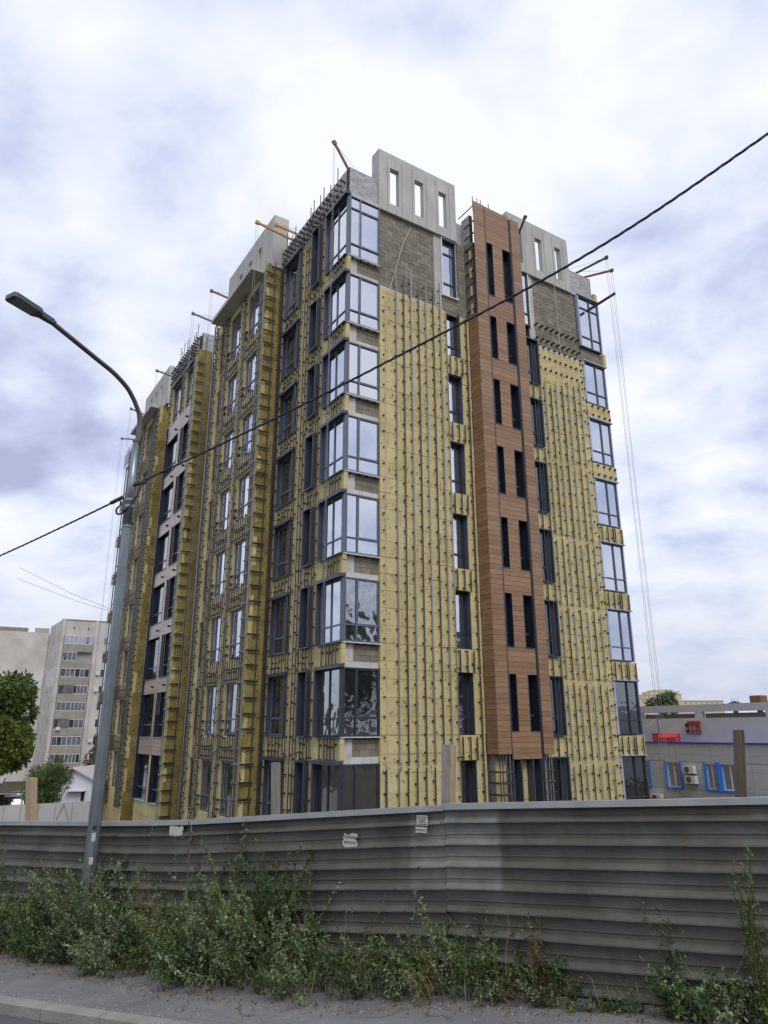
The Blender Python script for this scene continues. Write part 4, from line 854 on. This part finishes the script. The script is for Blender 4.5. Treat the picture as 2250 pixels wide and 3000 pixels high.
ch = thing('roof_duct', bl(GU + 1.5, .02, -.19), 'rusty brown box duct on the grey building roof', 'duct', rz=PHI); mk('box', MB().box(-.3, .3, -.28, .28, 1.62, 1.98), 'rust', ch); mk('stand', MB().box(-.1, .1, -.1, .1, 0, 1.62), 'steel_dark', ch)
ds = thing('roof_vent', bl(GU + 1.5, 1.3, -.19), 'black domed vent with small aerials on the grey building roof', 'vent', rz=PHI)
mk('dome', MB().tube([(0, 0, 1.60), (0, 0, 1.68), (0, 0, 1.76)], [.34, .28, .06], 16), 'ink', ds); mk('stem', MB().tube([(0, 0, 0), (0, 0, 1.62)], .12, 10), 'steel_dark', ds)
for y_ in (-.2, 0, .15): mk('aerial', MB().tube([(0, y_, 1.65), (0, y_, 1.92)], .012, 5), 'rust', ds)

# ------------------------------------------------------------------ old apartment block at the left
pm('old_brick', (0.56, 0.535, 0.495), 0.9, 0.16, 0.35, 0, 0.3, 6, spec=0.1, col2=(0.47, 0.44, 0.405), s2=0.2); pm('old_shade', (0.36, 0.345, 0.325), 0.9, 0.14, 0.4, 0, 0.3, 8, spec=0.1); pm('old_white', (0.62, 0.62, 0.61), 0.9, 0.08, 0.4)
pm('balcony_slat', (0.33, 0.305, 0.255), 0.8, 0.18, 1.2, 0.1); pm('balcony_line', (0.17, 0.15, 0.125), 0.8, 0.1, 1)
az1 = R(64.5); K0 = Vector((-57.04, 126, -6.5)); orz = R(90) - az1; ZK = 28.35   # local z of the roof line
ob = thing('old_apartment_block', K0, 'old pale brick apartment block with glazed balconies behind the trees at left', 'building', rz=orz)
mk('wall', MB().poly([(0, 0, 0), (15, 0, 0), (15, 14, 0), (-1.73, 11, 0)], (0, 0, ZK)), 'old_brick', ob)
mk('wing_wall', MB().poly([(-1.85, 11.1, 0), (-1.6, 16, 0), (-24, 16, 0), (-24, 11.1, 0)], (0, 0, ZK - 1.15)), 'old_brick', ob)
mk('painted_band', MB().poly([(-1.30, 8.2, ZK - 11.6), (-1.30 - .02, 8.2, ZK - 11.6), (-.13, 0.8, ZK - 11.4), (-.11, .8, ZK - 11.4)], (0, 0, 3.2)), 'old_white', ob); mk('painted_band', MB().box(-7, -1.9, 11.05, 11.12, ZK - 11.5, ZK - 8.6), 'old_white', ob)
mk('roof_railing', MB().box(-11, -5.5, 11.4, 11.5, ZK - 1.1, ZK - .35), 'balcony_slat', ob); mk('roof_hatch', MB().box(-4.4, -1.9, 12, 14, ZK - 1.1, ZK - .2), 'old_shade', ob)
for i in range(19): mk('baluster', MB().box(-10.9 + i * .29, -10.8 + i * .29, 11.33, 11.39, ZK - 1.1, ZK - .45), 'balcony_line', ob)
for s0 in (-.1, 5.35): mk('pilaster', MB().box(s0 + .12, s0 + .62, -.35, -.005, 0, ZK + .12), 'old_brick', ob)
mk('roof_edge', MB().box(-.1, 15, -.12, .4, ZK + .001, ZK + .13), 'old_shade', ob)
for s in (1.9, 4.3): mk('vent_opening', MB().box(s, s + .16, -.02, .0, ZK - 1.7, ZK - 1.2), 'ink', ob)
for i in range(9):
    zb = ZK - 4.32 - 2.83 * i
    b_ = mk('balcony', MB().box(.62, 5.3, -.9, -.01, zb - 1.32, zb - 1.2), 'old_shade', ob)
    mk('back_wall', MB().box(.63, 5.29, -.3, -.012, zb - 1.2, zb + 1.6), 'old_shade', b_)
    for q in range(7): mk('slat', MB().box(.62, 5.3, -.95 - .004 * (q % 2), -.90, zb - 1.18 + q * .165, zb - 1.18 + q * .165 + .145), 'balcony_slat', b_)
    if i == 8: continue
    for u0, u1 in ((.66, 2.9), (2.98, 5.26)):
        if (i, u0) == (1, 2.98): continue
        n = 3 if random.random() > .35 else 4; w = (u1 - u0) / n; fm = 'white_pvc' if (i, u0) not in ((5, .66), (3, .66)) else 'balcony_line'; m = MB(); dh = zb + 1.5
        m.box(u0, u1, -.95, -.88, zb + .0, zb + .08).box(u0, u1, -.95, -.88, dh - .08, dh)
        for q in range(n + 1): m.box(u0 + q * w - (.03 if q else 0), u0 + q * w + .03, -.945, -.885, zb + .08, dh - .08)
        fo = mk('glazing_frame', m, fm, b_)
        for q in range(n): mk('pane', MB().box(u0 + q * w + .04, u0 + (q + 1) * w - .04, -.92, -.91, zb + .08, dh - .08), random.choice(('glass_far', 'glass_far', 'glass_dark')), b_)
    for s in (7.1,):
        wo_ = mk('window', MB().box(s, s + 1.3, -.02, .0, zb + .1, zb + 1.6), 'white_pvc', ob); mk('pane', MB().box(s + .1, s + .6, -.03, -.021, zb + .2, zb + 1.5), 'glass_dark', wo_); mk('pane', MB().box(s + .68, s + 1.2, -.03, -.021, zb + .2, zb + 1.5), 'glass_dark', wo_)
    if i in (2, 3, 6, 7): mk('air_conditioner', MB().box(6.4, 7.0, -.4, -.01, zb + .5, zb + 1.0), 'ac_white', ob)
    for k_, s in enumerate((2.8, 6.2)):   # small windows and units on the flank
        x_ = -1.73 * s / 11; mk('flank_window', MB().box(x_ - .05, x_ - .0, s, s + 1.3, zb + .3, zb + 1.7), 'glass_dark', ob)
mk('air_conditioner', MB().box(1.0, 1.7, -1.3, -.96, ZK - 18.8, ZK - 18.3), 'ac_white', ob)

# ------------------------------------------------------------------ far palace-like block at the right
pm('palace', (0.56, 0.48, 0.36), 0.9, 0.06, 0.05); pm('palace_win', (0.34, 0.31, 0.28), 0.6, 0.1, 1)
pl = thing('distant_residence', (146, 420, 0), 'far cream stepped residential block on the skyline above the grey roof', 'building')
for n_, (a, b, y0, z1) in enumerate(((-6, 4.5, 0, 19.6), (4, 24, -1, 22.3), (7, 23.5, .5, 23.8), (10, 20, 1, 24.7), (24, 48, 0, 18.7))): mk('block', MB().box(a, b, y0, y0 + 14, -8, z1), 'palace', pl); mk('cornice', MB().box(a - .25, b + .25, y0 - .25, y0 + 14, z1 + .002, z1 + .35), 'palace', pl)
for a in (5, 8.2, 14.5, 15.3, 21, 23): mk('pinnacle', MB().tube([(a, 1, 22.5), (a, 1, 25.6 if 14 < a < 16 else 24.6)], [.35, .05], 6), 'palace', pl)
for zr in (14.6, 17.4, 20.2):
    for i in range(-2, 16):
        x_ = i * 3.0 - 1.0
        if zr > 18 and not 4 < x_ < 23: continue
        mk('window', MB().box(x_, x_ + .9, -1.12 if 4 <= x_ < 23 else -.12, -.9 if 4 <= x_ < 23 else .1, zr, zr + 1.7), 'palace_win', pl)

# ------------------------------------------------------------------ foliage
def fast_mesh(V, quads, mat):
    me = bpy.data.meshes.new('leaves'); V = np.asarray(V, np.float32); quads = np.asarray(quads, np.int32)
    me.vertices.add(len(V)); me.vertices.foreach_set('co', V.ravel()); me.loops.add(quads.size); me.loops.foreach_set('vertex_index', quads.ravel())
    me.polygons.add(len(quads)); me.polygons.foreach_set('loop_start', np.arange(0, quads.size, 4, dtype=np.int32)); me.polygons.foreach_set('loop_total', np.full(len(quads), 4, np.int32))
    me.update(calc_edges=True); me.materials.append(MATS[mat]); return me
def leaves(P, size, aspect=.5, droop=.0, dirs=None):
    n = len(P); d = rng.normal(size=(n, 3)) if dirs is None else dirs + rng.normal(size=(n, 3)) * .55
    d[:, 2] -= droop; d /= np.linalg.norm(d, axis=1)[:, None]; r = rng.normal(size=(n, 3)); s = np.cross(d, r); s /= np.linalg.norm(s, axis=1)[:, None] + 1e-9; nn_ = np.cross(d, s)
    L_ = size * rng.uniform(.38, 1.6, n)[:, None]; V = np.empty((n, 4, 3)); V[:, 0] = P; V[:, 1] = P + d * L_ * .45 + s * L_ * aspect * .5 + nn_ * L_ * .08; V[:, 2] = P + d * L_ - nn_ * L_ * .1; V[:, 3] = P + d * L_ * .45 - s * L_ * aspect * .5 + nn_ * L_ * .08
    return V.reshape(-1, 3), np.arange(4 * n).reshape(n, 4)
def tree(name, label, pos, h, rx, rz, trunk_h, mat, nleaf, lsize, group=None, clumps=60, aspect=.55):
    o = thing(name, pos, label, 'tree', group); cz_ = h - rz
    m = MB(); m.tube([(0, 0, -.3), (.05, .02, trunk_h), (.1, .05, cz_ + rz * .4)], [rx * .075 + .06, rx * .055 + .04, .03], 8); mk('trunk', m, 'bark', o)
    C_ = rng.normal(size=(clumps, 3)); C_ /= np.linalg.norm(C_, axis=1)[:, None]; C_ *= (rng.uniform(.25, 1.0, clumps) ** .6)[:, None]; C_ *= np.array([rx, rx, rz]) * .82; C_[:, 2] += cz_
    bm_ = MB()
    for c in C_[::3]: bm_.tube([(0.04, .02, min(trunk_h, c[2] - .2)), tuple(c * np.array([.5, .5, 1]) * np.array([1, 1, .85])), tuple(c)], [.05 + rx * .012, .035, .012], 5)
    mk('limb', bm_, 'bark', o)
    idx = rng.integers(0, clumps, nleaf); cr_ = rng.uniform(.20, .36, clumps) * min(rx, rz) * 1.15; g = rng.normal(size=(nleaf, 3)); g /= np.linalg.norm(g, axis=1)[:, None]; P = C_[idx] + g * (cr_[idx] * rng.uniform(.3, 1, nleaf) ** .5)[:, None]
    V, Q = leaves(P, lsize, aspect, .25, g); me = fast_mesh(V, Q, mat); c = bpy.data.objects.new('crown', me); COL.objects.link(c); c.parent = o; return o
def copy_tree_thing(src, pos, sc, rz, label):
    r = src.copy(); COL.objects.link(r); r.location = pos; r.scale = (sc,) * 3; r.rotation_euler = (0, 0, rz); r['label'] = label
    for ch_ in src.children: c = ch_.copy(); COL.objects.link(c); c.parent = r
    return r
t1 = tree('broadleaf_tree', 'large dense green tree at the left edge in front of the old block', (-33.0, 60, gz(-33, 60)), 13.0, 4.4, 6.0, 2.4, 'leaf', 42000, .38, 'roadside trees', 70)
tree('broadleaf_tree', 'lower spreading yellow-green tree between the big tree and the conifer bush', (-29.6, 57, gz(-29.6, 57)), 7.6, 2.5, 2.3, 3.2, 'leaf_bright', 12000, .34, 'roadside trees', 40)
tree('conifer_bush', 'feathery green conifer beyond the pale site hoarding at left', (-16.95, 38.5, gz(-16.95, 38.5)), 3.95, 1.15, 1.9, .8, 'leaf_pine', 9000, .20, None, 34, .14)
tree('dry_bush', 'brownish half-bare bush against the foot of the old block', (-23.5, 62, gz(-23.5, 62)), 5.2, 1.6, 1.6, 1.2, 'weed_dry', 1800, .22, None, 26)
tree('far_tree', 'pale green treetop in front of the far cream residence', (131, 345, -6), 25.8, 7.5, 5, 14, 'leaf_far', 2600, 1.5, None, 26)
# street trees across the road, seen mirrored in the glazing
tr = tree('street_tree', 'street tree across the road mirrored in the lower windows, first in its row', (34, 4, gz(34, 4)), 12.0, 4.2, 4.6, 3.0, 'leaf', 5500, .55, 'street trees mirrored in the lower windows', 50)
for i, (x, y, s) in enumerate(((40, 11, .95), (45, -2, 1.1), (30, -9, 1.05), (20, -16, 1.0), (8, -20, 1.1), (-6, -19, 1.0), (-18, -12, 1.05), (-44, 44, .9), (-38, 38, .8), (-50, 36, 1.0), (-43, 27, .85))):
    copy_tree_thing(tr, (x, y, gz(x, y)), s, i * 1.3, 'street tree outside the picture mirrored in the lower windows')
tr['label'] = 'street tree outside the picture mirrored in the lower windows'

# ------------------------------------------------------------------ hoarding, shed, cars and poles at the far left
pm('hoarding', (0.46, 0.45, 0.44), 0.7, 0.12, 1.0, 0.04, metal=0.1); pm('hoard_line', (0.30, 0.29, 0.285), 0.7, 0.1, 1); pm('shed_white', (0.66, 0.67, 0.72), 0.8, 0.06, 0.6); pm('shed_roof', (0.62, 0.58, 0.63), 0.6, 0.08, 2)
hx0, hy = -26.0, 36.0; ho = thing('site_hoarding', (hx0, hy, gz(-18, 36) - .2), 'pale grey metal site hoarding with crossed braces behind the fence at left', 'hoarding'); hz0 = gz(-18, 36) - .2
for i in range(5):
    a = -26.0 + i * 2.42; zt = lambda x: -.50 + (x + 18) * .05 - hz0
    m = MB(); m.v = [(a - hx0 + .01, 0, -1), (a - hx0 + 2.41, 0, -1), (a - hx0 + 2.41, 0, zt(a + 2.42)), (a - hx0 + .01, 0, zt(a)), (a - hx0 + .01, .04, -1), (a - hx0 + 2.41, .04, -1), (a - hx0 + 2.41, .04, zt(a + 2.42)), (a - hx0 + .01, .04, zt(a))]; m.f = MB().box(0, 1, 0, 1, 0, 1).f
    pn = mk('hoarding_panel', m, 'hoarding', ho); w_ = 2.42
    for (p_, q_) in (((.05, zt(a) - .05), (w_ / 2, -.9)), ((w_ / 2, -.9), (w_ - .05, zt(a + w_) - .05))) if i % 2 else (((.05, -.9), (w_ / 2, zt(a + 1) - .05)), ((w_ / 2, zt(a + 1) - .05), (w_ - .05, -.9))):
        mk('brace', MB().tube([(a - hx0 + p_[0], -.02, p_[1]), (a - hx0 + q_[0], -.02, q_[1])], .022, 5), 'hoard_line', pn)
    for q_ in (.02, .8, 1.6): mk('rib', MB().box(a - hx0 + q_, a - hx0 + q_ + .03, -.015, -.001, -1, zt(a + q_) - .03), 'hoard_line', pn)
sh = thing('white_shed', (-18.7, 45.5, gz(-18.7, 45.5)), 'small white gabled shed beside the far end of the apartment block', 'shed'); z0_ = .0 - gz(-18.7, 45.5)
mk('wall', MB().poly([(-2.2, 0, -.5), (1.35, 0, -.5), (1.35, 0, z0_ - .0), (.0, 0, z0_ + .68), (-1.6, 0, z0_ - .1), (-2.2, 0, z0_ - .4)], (0, 4, 0)), 'shed_white', sh)
mk('roof', MB().poly([(-.05, -.25, z0_ + .70), (1.6, -.25, z0_ - .10), (1.6, -.25, z0_ - .02), (-.05, -.25, z0_ + .78)], (0, 4.4, 0)).poly([(-.05, -.25, z0_ + .70), (-2.4, -.25, z0_ - .48), (-2.4, -.25, z0_ - .40), (-.05, -.25, z0_ + .78)], (0, 4.4, 0)), 'shed_roof', sh)
mk('door', MB().box(.55, .75, -.03, -.002, .2, z0_ - .6), 'ink', sh); mk('canopy', MB().box(-.3, .8, -.35, -.002, z0_ - .58, z0_ - .54), 'shed_roof', sh)
gr_ = thing('green_grating', (-20.3, 44.8, gz(-20.3, 44.8)), 'green metal grating leaning by the white shed', 'grating')
for i in range(9): mk('bar', MB().box(i * .14, i * .14 + .07, 0, .04, .6, 1.75), 'leaf_pine', gr_)
mk('crossbar', MB().box(-.05, 1.25, -.03, -.002, 1.5, 1.58), 'leaf_pine', gr_)
up1 = thing('utility_pole', (-21.6, 45, gz(-21, 45)), 'thin pale leaning utility pole between tree and conifer', 'pole'); mk('pole', MB().tube([(0, 0, 0), (.62, 0, 4.55)], [.07, .05], 8), 'concrete_pale', up1); mk('band', MB().tube([(.43, 0, 3.1), (.44, 0, 3.2)], .075, 8), 'steel_dark', up1)
fl = thing('flood_light', (-25.45, 50, gz(-25.4, 50)), 'small white flood light on a short pole near the parked cars', 'lamp'); mk('pole', MB().tube([(0, 0, 0), (.0, 0, 2.2), (.15, 0, 2.55)], .03, 6), 'steel_dark', fl); mk('head', MB().obox((.25, 0, 2.75), (.08, 0, .19), (0, .12, 0), (.05, 0, -.02)), 'white_pvc', fl)
for c_, n_ in (((0.012, 0.012, 0.014), 'car_black'), ((0.02, 0.022, 0.026), 'car_grey'), ((0.055, 0.008, 0.016), 'car_red'), ((0.55, 0.56, 0.57), 'car_white')): pm(n_, c_, 0.25, 0.05, 2, spec=0.6)
pm('tyre', (0.015, 0.015, 0.016), 0.85, 0.1, 4); pm('rim', (0.3, 0.3, 0.31), 0.4, 0.1, 4, metal=0.6); pm('tail_red', (0.5, 0.02, 0.02), 0.3, 0.1, 4); pm('head_clear', (0.6, 0.62, 0.65), 0.2, 0.05, 4)
def car(x, y, rz, mat, label, h=1.65):
    o = thing('parked_car', (x, y, gz(x, y)), label, 'car', 'cars parked at the far left', rz); k = h / 1.65
    side = [(-2.2, .35), (-2.25, .75), (-2.1, 1.0), (-1.9, 1.02), (1.15, 1.0), (2.05, .86), (2.25, .62), (2.22, .35)]
    cab = [(-2.0, 1.0), (-1.75, 1.5), (-1.4, 1.63), (.1, 1.62), (1.15, 1.0)]
    def loft(pr, w0, w1, zl):
        m = MB(); n = len(pr)
        for sgn in (-1, 1):
            for x_, z_ in pr: m.v.append((x_, sgn * (w0 + (w1 - w0) * max(0, (z_ - zl)) / .65), z_ * k))
        m.f = [tuple(range(n)), tuple(range(2 * n - 1, n - 1, -1))] + [(i, n + i, n + (i + 1) % n, (i + 1) % n) for i in range(n)]; return m
    mk('body', loft(side, .88, .88, 2), mat, o); mk('cabin', loft(cab, .82, .66, 1.0), mat, o)
    mk('side_window', loft([(-1.8, 1.05), (-1.62, 1.46), (.02, 1.5), (.85, 1.06)], .825, .70, 1.0), 'glass_dark', o)
    for nm, q in (('windscreen', [(.28, 1.53), (1.06, 1.05)]), ('rear_window', [(-1.80, 1.45), (-1.98, 1.07)])):
        (xa, za), (xb, zb) = q; m = MB(); s_ = .012 if xa > 0 else -.012; m.v = [(xa + s_, -.66, za * k + .02), (xa + s_, .66, za * k + .02), (xb + s_, .76, zb * k + .02), (xb + s_, -.76, zb * k + .02)]; m.f = [(0, 1, 2, 3)]; mk(nm, m, 'glass_dark' if xa > 0 else 'glass_deep', o)
    for x_ in (-1.4, 1.4):
        for sgn in (-1, 1): w = mk('wheel', MB().tube([(x_, sgn * .72, .34), (x_, sgn * .90, .34)], .34, 16), 'tyre', o); mk('rim', MB().tube([(x_, sgn * .895, .34), (x_, sgn * .91, .34)], .2, 12), 'rim', w)
    for sgn in (-1, 1): mk('headlight', MB().box(2.10, 2.24, sgn * .5 - .15, sgn * .5 + .2, .62 * k, .76 * k), 'head_clear', o); mk('tail_light', MB().box(-2.27, -2.15, sgn * .68 - .12, sgn * .68 + .12, .75 * k, .98 * k), 'tail_red', o)
    mk('number_plate', MB().box(-2.28, -2.255, -.26, .26, .6 * k, .71 * k), 'white_pvc', o); mk('bumper', MB().box(2.2, 2.28, -.8, .8, .3, .5), mat, o)
car(-30.9, 61.5, R(-78), 'car_grey', 'dark grey car facing the camera left of the dark red one', 1.7); car(-29.25, 60.2, R(112), 'car_red', 'dark red car seen from behind nearest the pale timber post', 1.6)
car(-32.0, 66.5, R(-80), 'car_black', 'black car behind the dark grey one', 1.75); car(-33.8, 67, R(-75), 'car_white', 'pale car at the extreme left edge', 1.6)
lot = MB(); lot.v = [(-44, 50, gz(-44, 50)), (-25, 52, gz(-25, 52)), (-27, 74, gz(-27, 74)), (-46, 73, gz(-46, 73))]; lot.v = [(x, y, z + .03) for x, y, z in lot.v]; lot.f = [(0, 1, 2, 3)]; o = mk('car_park', lot, 'concrete_pale'); o['kind'] = 'structure'

# ------------------------------------------------------------------ weeds along the fence
HP = [(-14, 1.2, .35), (-9, 1.4, .2), (-7.6, 1.5, .24), (-6.8, 1.6, .38), (-5.6, 1.55, .55), (-4.6, 1.6, .68), (-3.6, 1.5, .85), (-2.7, 1.6, .9), (-2.0, 1.7, .9), (-1.5, 1.3, .85), (-.8, 1.15, .72), (0, 1.1, .46), (.6, .95, .36), (1.1, .9, .3), (1.5, .45, .22), (1.9, .2, .15), (2.4, .5, .2), (3.0, .8, .25), (4.5, .8, .25), (9, .7, .25)]
def hp(t):
    for a, b in zip(HP[:-1], HP[1:]):
        if a[0] <= t <= b[0]:
            k = (t - a[0]) / (b[0] - a[0]); return a[1] + (b[1] - a[1]) * k, a[2] + (b[2] - a[2]) * k
    return .3, .2
def plant(t, n, h, lean, nst, dens, lsize, V, S, spread=.35, up=.15):
    b = np.array(fpt(t, n, 0))
    for _ in range(nst):
        a = random.uniform(0, 6.28); d = np.array([math.cos(a) * spread + lean[0], math.sin(a) * spread + lean[1], 1.0]); hh = h * random.uniform(.6, 1.08); m = 7; pts = []
        w = np.array([random.uniform(-.1, .1), random.uniform(-.1, .1), 0])
        for i in range(m + 1):
            u_ = i / m; pts.append(b + d * hh * u_ * np.array([u_ * .6 + .4, u_ * .6 + .4, 1 - .12 * u_]) + w * math.sin(u_ * 5))
        S.append(pts); k = max(4, int(dens * hh)); us = np.random.default_rng(random.randint(0, 10 ** 6)).uniform(up, 1, k); P = np.array(pts)
        f_ = us * m; i0 = np.minimum(f_.astype(int), m - 1); fr_ = (f_ - i0)[:, None]; q = P[i0] * (1 - fr_) + P[i0 + 1] * fr_; V.append(q + rng.normal(size=q.shape) * .022 * (1.3 - us[:, None]))
def stems_mesh(S, r):
    m = MB()
    for pts in S: m.tube(pts, [r * (1 - .75 * i / (len(pts) - 1)) for i in range(len(pts))], 3, False)
    return m
groups = {'weed': [[], []], 'weed_grey': [[], []], 'weed_dry': [[], []], 'weed_dark': [[], []]}
def wob(t): return .5 + .22 * math.sin(t * 2.3 + 1) + .18 * math.sin(t * 5.1 + .4) + .12 * math.sin(t * 11.7)
SIZE = {'weed': (.040, .45), 'weed_grey': (.034, .5), 'weed_dry': (.03, .25), 'weed_dark': (.047, .48)}
t = -13.5
while t < 8:
    h, w = hp(t); dens_t = 1.0 if t < -1.0 else (.62 if t < 1.4 else .32)
    g0 = random.choices(('weed', 'weed_grey', 'weed_dark', 'weed_dry'), ((.42, .36, .18, .04) if t < -.9 else (.36, .24, .32, .08)) if t < 1.6 else (.25, .1, .55, .1))[0]
    for _ in range(random.choice((1, 2, 3))):
        if random.random() > .45 + .75 * wob(t + 3) * dens_t: continue
        n = random.uniform(.02, w * (.7 + .6 * wob(t * 1.7))); tt = t + random.uniform(-.06, .06); edge = min(1, n / max(w, .1))
        hh = h * random.uniform(.35, 1.0) * (.72 + .72 * wob(t)) * (1.12 if t < -3 else 1.0) * (1.05 - .72 * edge ** 1.3)
        g = g0 if random.random() < .7 else random.choice(('weed', 'weed_grey', 'weed_dark'))
        lean = (FN.x * .5 * edge + random.uniform(-.2, .2), FN.y * .5 * edge)
        plant(tt, n, hh, lean, random.randint(3, 6), random.uniform(60, 105) if g != 'weed_dry' else 32, .05, groups[g][0], groups[g][1], .4, random.choice((.05, .15, .3)))
    t += .05 if t > -9 else .11
LB = {'weed': 'green leafy weeds growing thickly along the fence foot', 'weed_grey': 'paler grey-green creeping weeds spilling onto the pavement', 'weed_dry': 'dry brown stalks scattered among the weeds', 'weed_dark': 'dark green leafy weeds close to the fence'}
for g, (V_, S_) in groups.items():
    V, Q = leaves(np.concatenate(V_), *SIZE[g], .2); o = bpy.data.objects.new('weeds', fast_mesh(V, Q, g)); COL.objects.link(o); tag(o, LB[g], 'weeds', None, 'stuff')
    o2 = mk('weed_stems', stems_mesh(S_, .005), 'weed_stem' if g != 'weed_dry' else 'weed_dry'); tag(o2, 'thin stems within the ' + LB[g], 'weeds', None, 'stuff')
# thin grass blades and bare seed stalks
GV = []; GQ = []; S_ = []
for _ in range(550):
    t = random.uniform(-9.5, 5.5); h, w = hp(t); n = random.uniform(0, w * 1.05); b = np.array(fpt(t, n)); L_ = random.uniform(.12, .42); a = random.uniform(0, 6.28); d = np.array([math.cos(a), math.sin(a), 0]); s_ = np.array([-d[1], d[0], 0]) * .004; k = len(GV)
    m_ = b + d * L_ * .25 + np.array([0, 0, L_ * .7]); e_ = b + d * L_ * .75 + np.array([0, 0, L_ * .85]); GV += [b - s_, b + s_, m_ + s_, m_ - s_, e_ + s_ * .2, e_ - s_ * .2]; GQ += [(k, k + 1, k + 2, k + 3), (k + 3, k + 2, k + 4, k + 5)]
o = bpy.data.objects.new('grass', fast_mesh(np.array(GV), np.array(GQ), 'weed_grass')); COL.objects.link(o); tag(o, 'thin pale grass blades between the weeds', 'grass', None, 'stuff')
SV = []
for _ in range(110):
    t = random.uniform(-9.5, 4.5); h, w = hp(t); plant(t, random.uniform(.02, w * .7), h * random.uniform(.85, 1.25), (random.uniform(-.15, .15), -.05), 1, 16, .03, SV, S_, .12, .55)
V, Q = leaves(np.concatenate(SV), .026, .35, .1); o = bpy.data.objects.new('seed_heads', fast_mesh(V, Q, 'weed_grass')); COL.objects.link(o); tag(o, 'small pale seed heads above the weeds', 'weeds', None, 'stuff')
o = mk('seed_stalks', stems_mesh(S_, .004), 'weed_grass'); tag(o, 'thin bare seed stalks above the weeds', 'weeds', None, 'stuff')
def tall(t, n, h, nst, dens, mat, label, spread=.18, lean=(0, 0), ls=.046, asp=.42):
    V_, S_ = [], []; plant(t, n, h, lean, nst, dens, ls, V_, S_, spread, .12); b = fpt(t, n); o = thing('tall_weed', b, label, 'plant', 'tall weeds before the fence'); OFF[o.name] = np.array(b)
    mk('stem', stems_mesh(S_, .008), 'weed_stem' if mat != 'weed_dry' else 'weed_dry', o); V, Q = leaves(np.concatenate(V_), ls, asp, .1); me = fast_mesh(V - np.array(b), Q, mat); c = bpy.data.objects.new('foliage', me); COL.objects.link(c); c.parent = o
tall(-2.15, .25, 1.75, 26, 75, 'weed_dark', 'tallest dense dark weed clump under the torn white notice', .26)
tall(-2.95, .15, 1.95, 6, 42, 'weed', 'slim tall weed spike reaching the fence top', .07)
tall(-1.75, .12, 1.72, 5, 40, 'weed', 'slim weed right of the tallest clump', .10)
tall(-7.0, .2, 1.2, 12, 60, 'weed', 'bushy weed leaning right at the left end of the fence', .25, (.25, 0))
tall(-5.5, .3, 1.45, 9, 60, 'weed_dry', 'brownish weed growing at the foot of the street lamp', .10, (.04, 0), .035, .2)
tall(-4.3, .3, 1.25, 12, 60, 'weed_dry', 'rusty brown weed clump between the lamp and the tall dark clump', .2, (0, 0), .04, .25)
tall(1.18, .12, .95, 8, 55, 'weed_dry', 'dry orange weed in front of the bare right fence panel', .10, (0, 0), .045, .3)
tall(2.55, .12, 1.2, 6, 42, 'weed_dark', 'sparse dark weed on the right fence panel', .15)
tall(3.35, .15, 1.6, 14, 70, 'weed', 'tall feathery weed at the right edge of the fence', .10, (0, 0), .04, .2)
# litter of dry leaves on the pavement edge
P = []
for _ in range(1500):
    t = random.uniform(-9, 5); h, w = hp(t); P.append(np.array(fpt(t, min(1.68, w + abs(random.gauss(0, .22))), .006)))
V, Q = leaves(np.array(P), .035, .5); V[:, 2] = np.maximum(V[:, 2], np.repeat(np.array(P)[:, 2], 4)); o = bpy.data.objects.new('leaf_litter', fast_mesh(V, Q, 'weed_dry')); COL.objects.link(o); tag(o, 'small dry leaves scattered on the pavement edge', 'leaves', None, 'stuff')

# grit and pebbles along the weed edge and the kerb
pb = MB()
for _ in range(900):
    t = random.uniform(-8, 5); h, w = hp(t); n = random.choice((min(1.66, w + abs(random.gauss(0, .3))), 1.70 - abs(random.gauss(0, .12)))); r = random.uniform(.004, .014); c = fpt(t, n, r * .4); a = random.uniform(0, 3)
    pb.obox(tuple(c), (r * math.cos(a), r * math.sin(a), 0), (-r * .8 * math.sin(a), r * .8 * math.cos(a), .2 * r), (0, 0, r * .6))
o = mk('grit', pb, 'kerb'); tag(o, 'grit and small stones scattered over the pavement', 'grit', None, 'stuff')
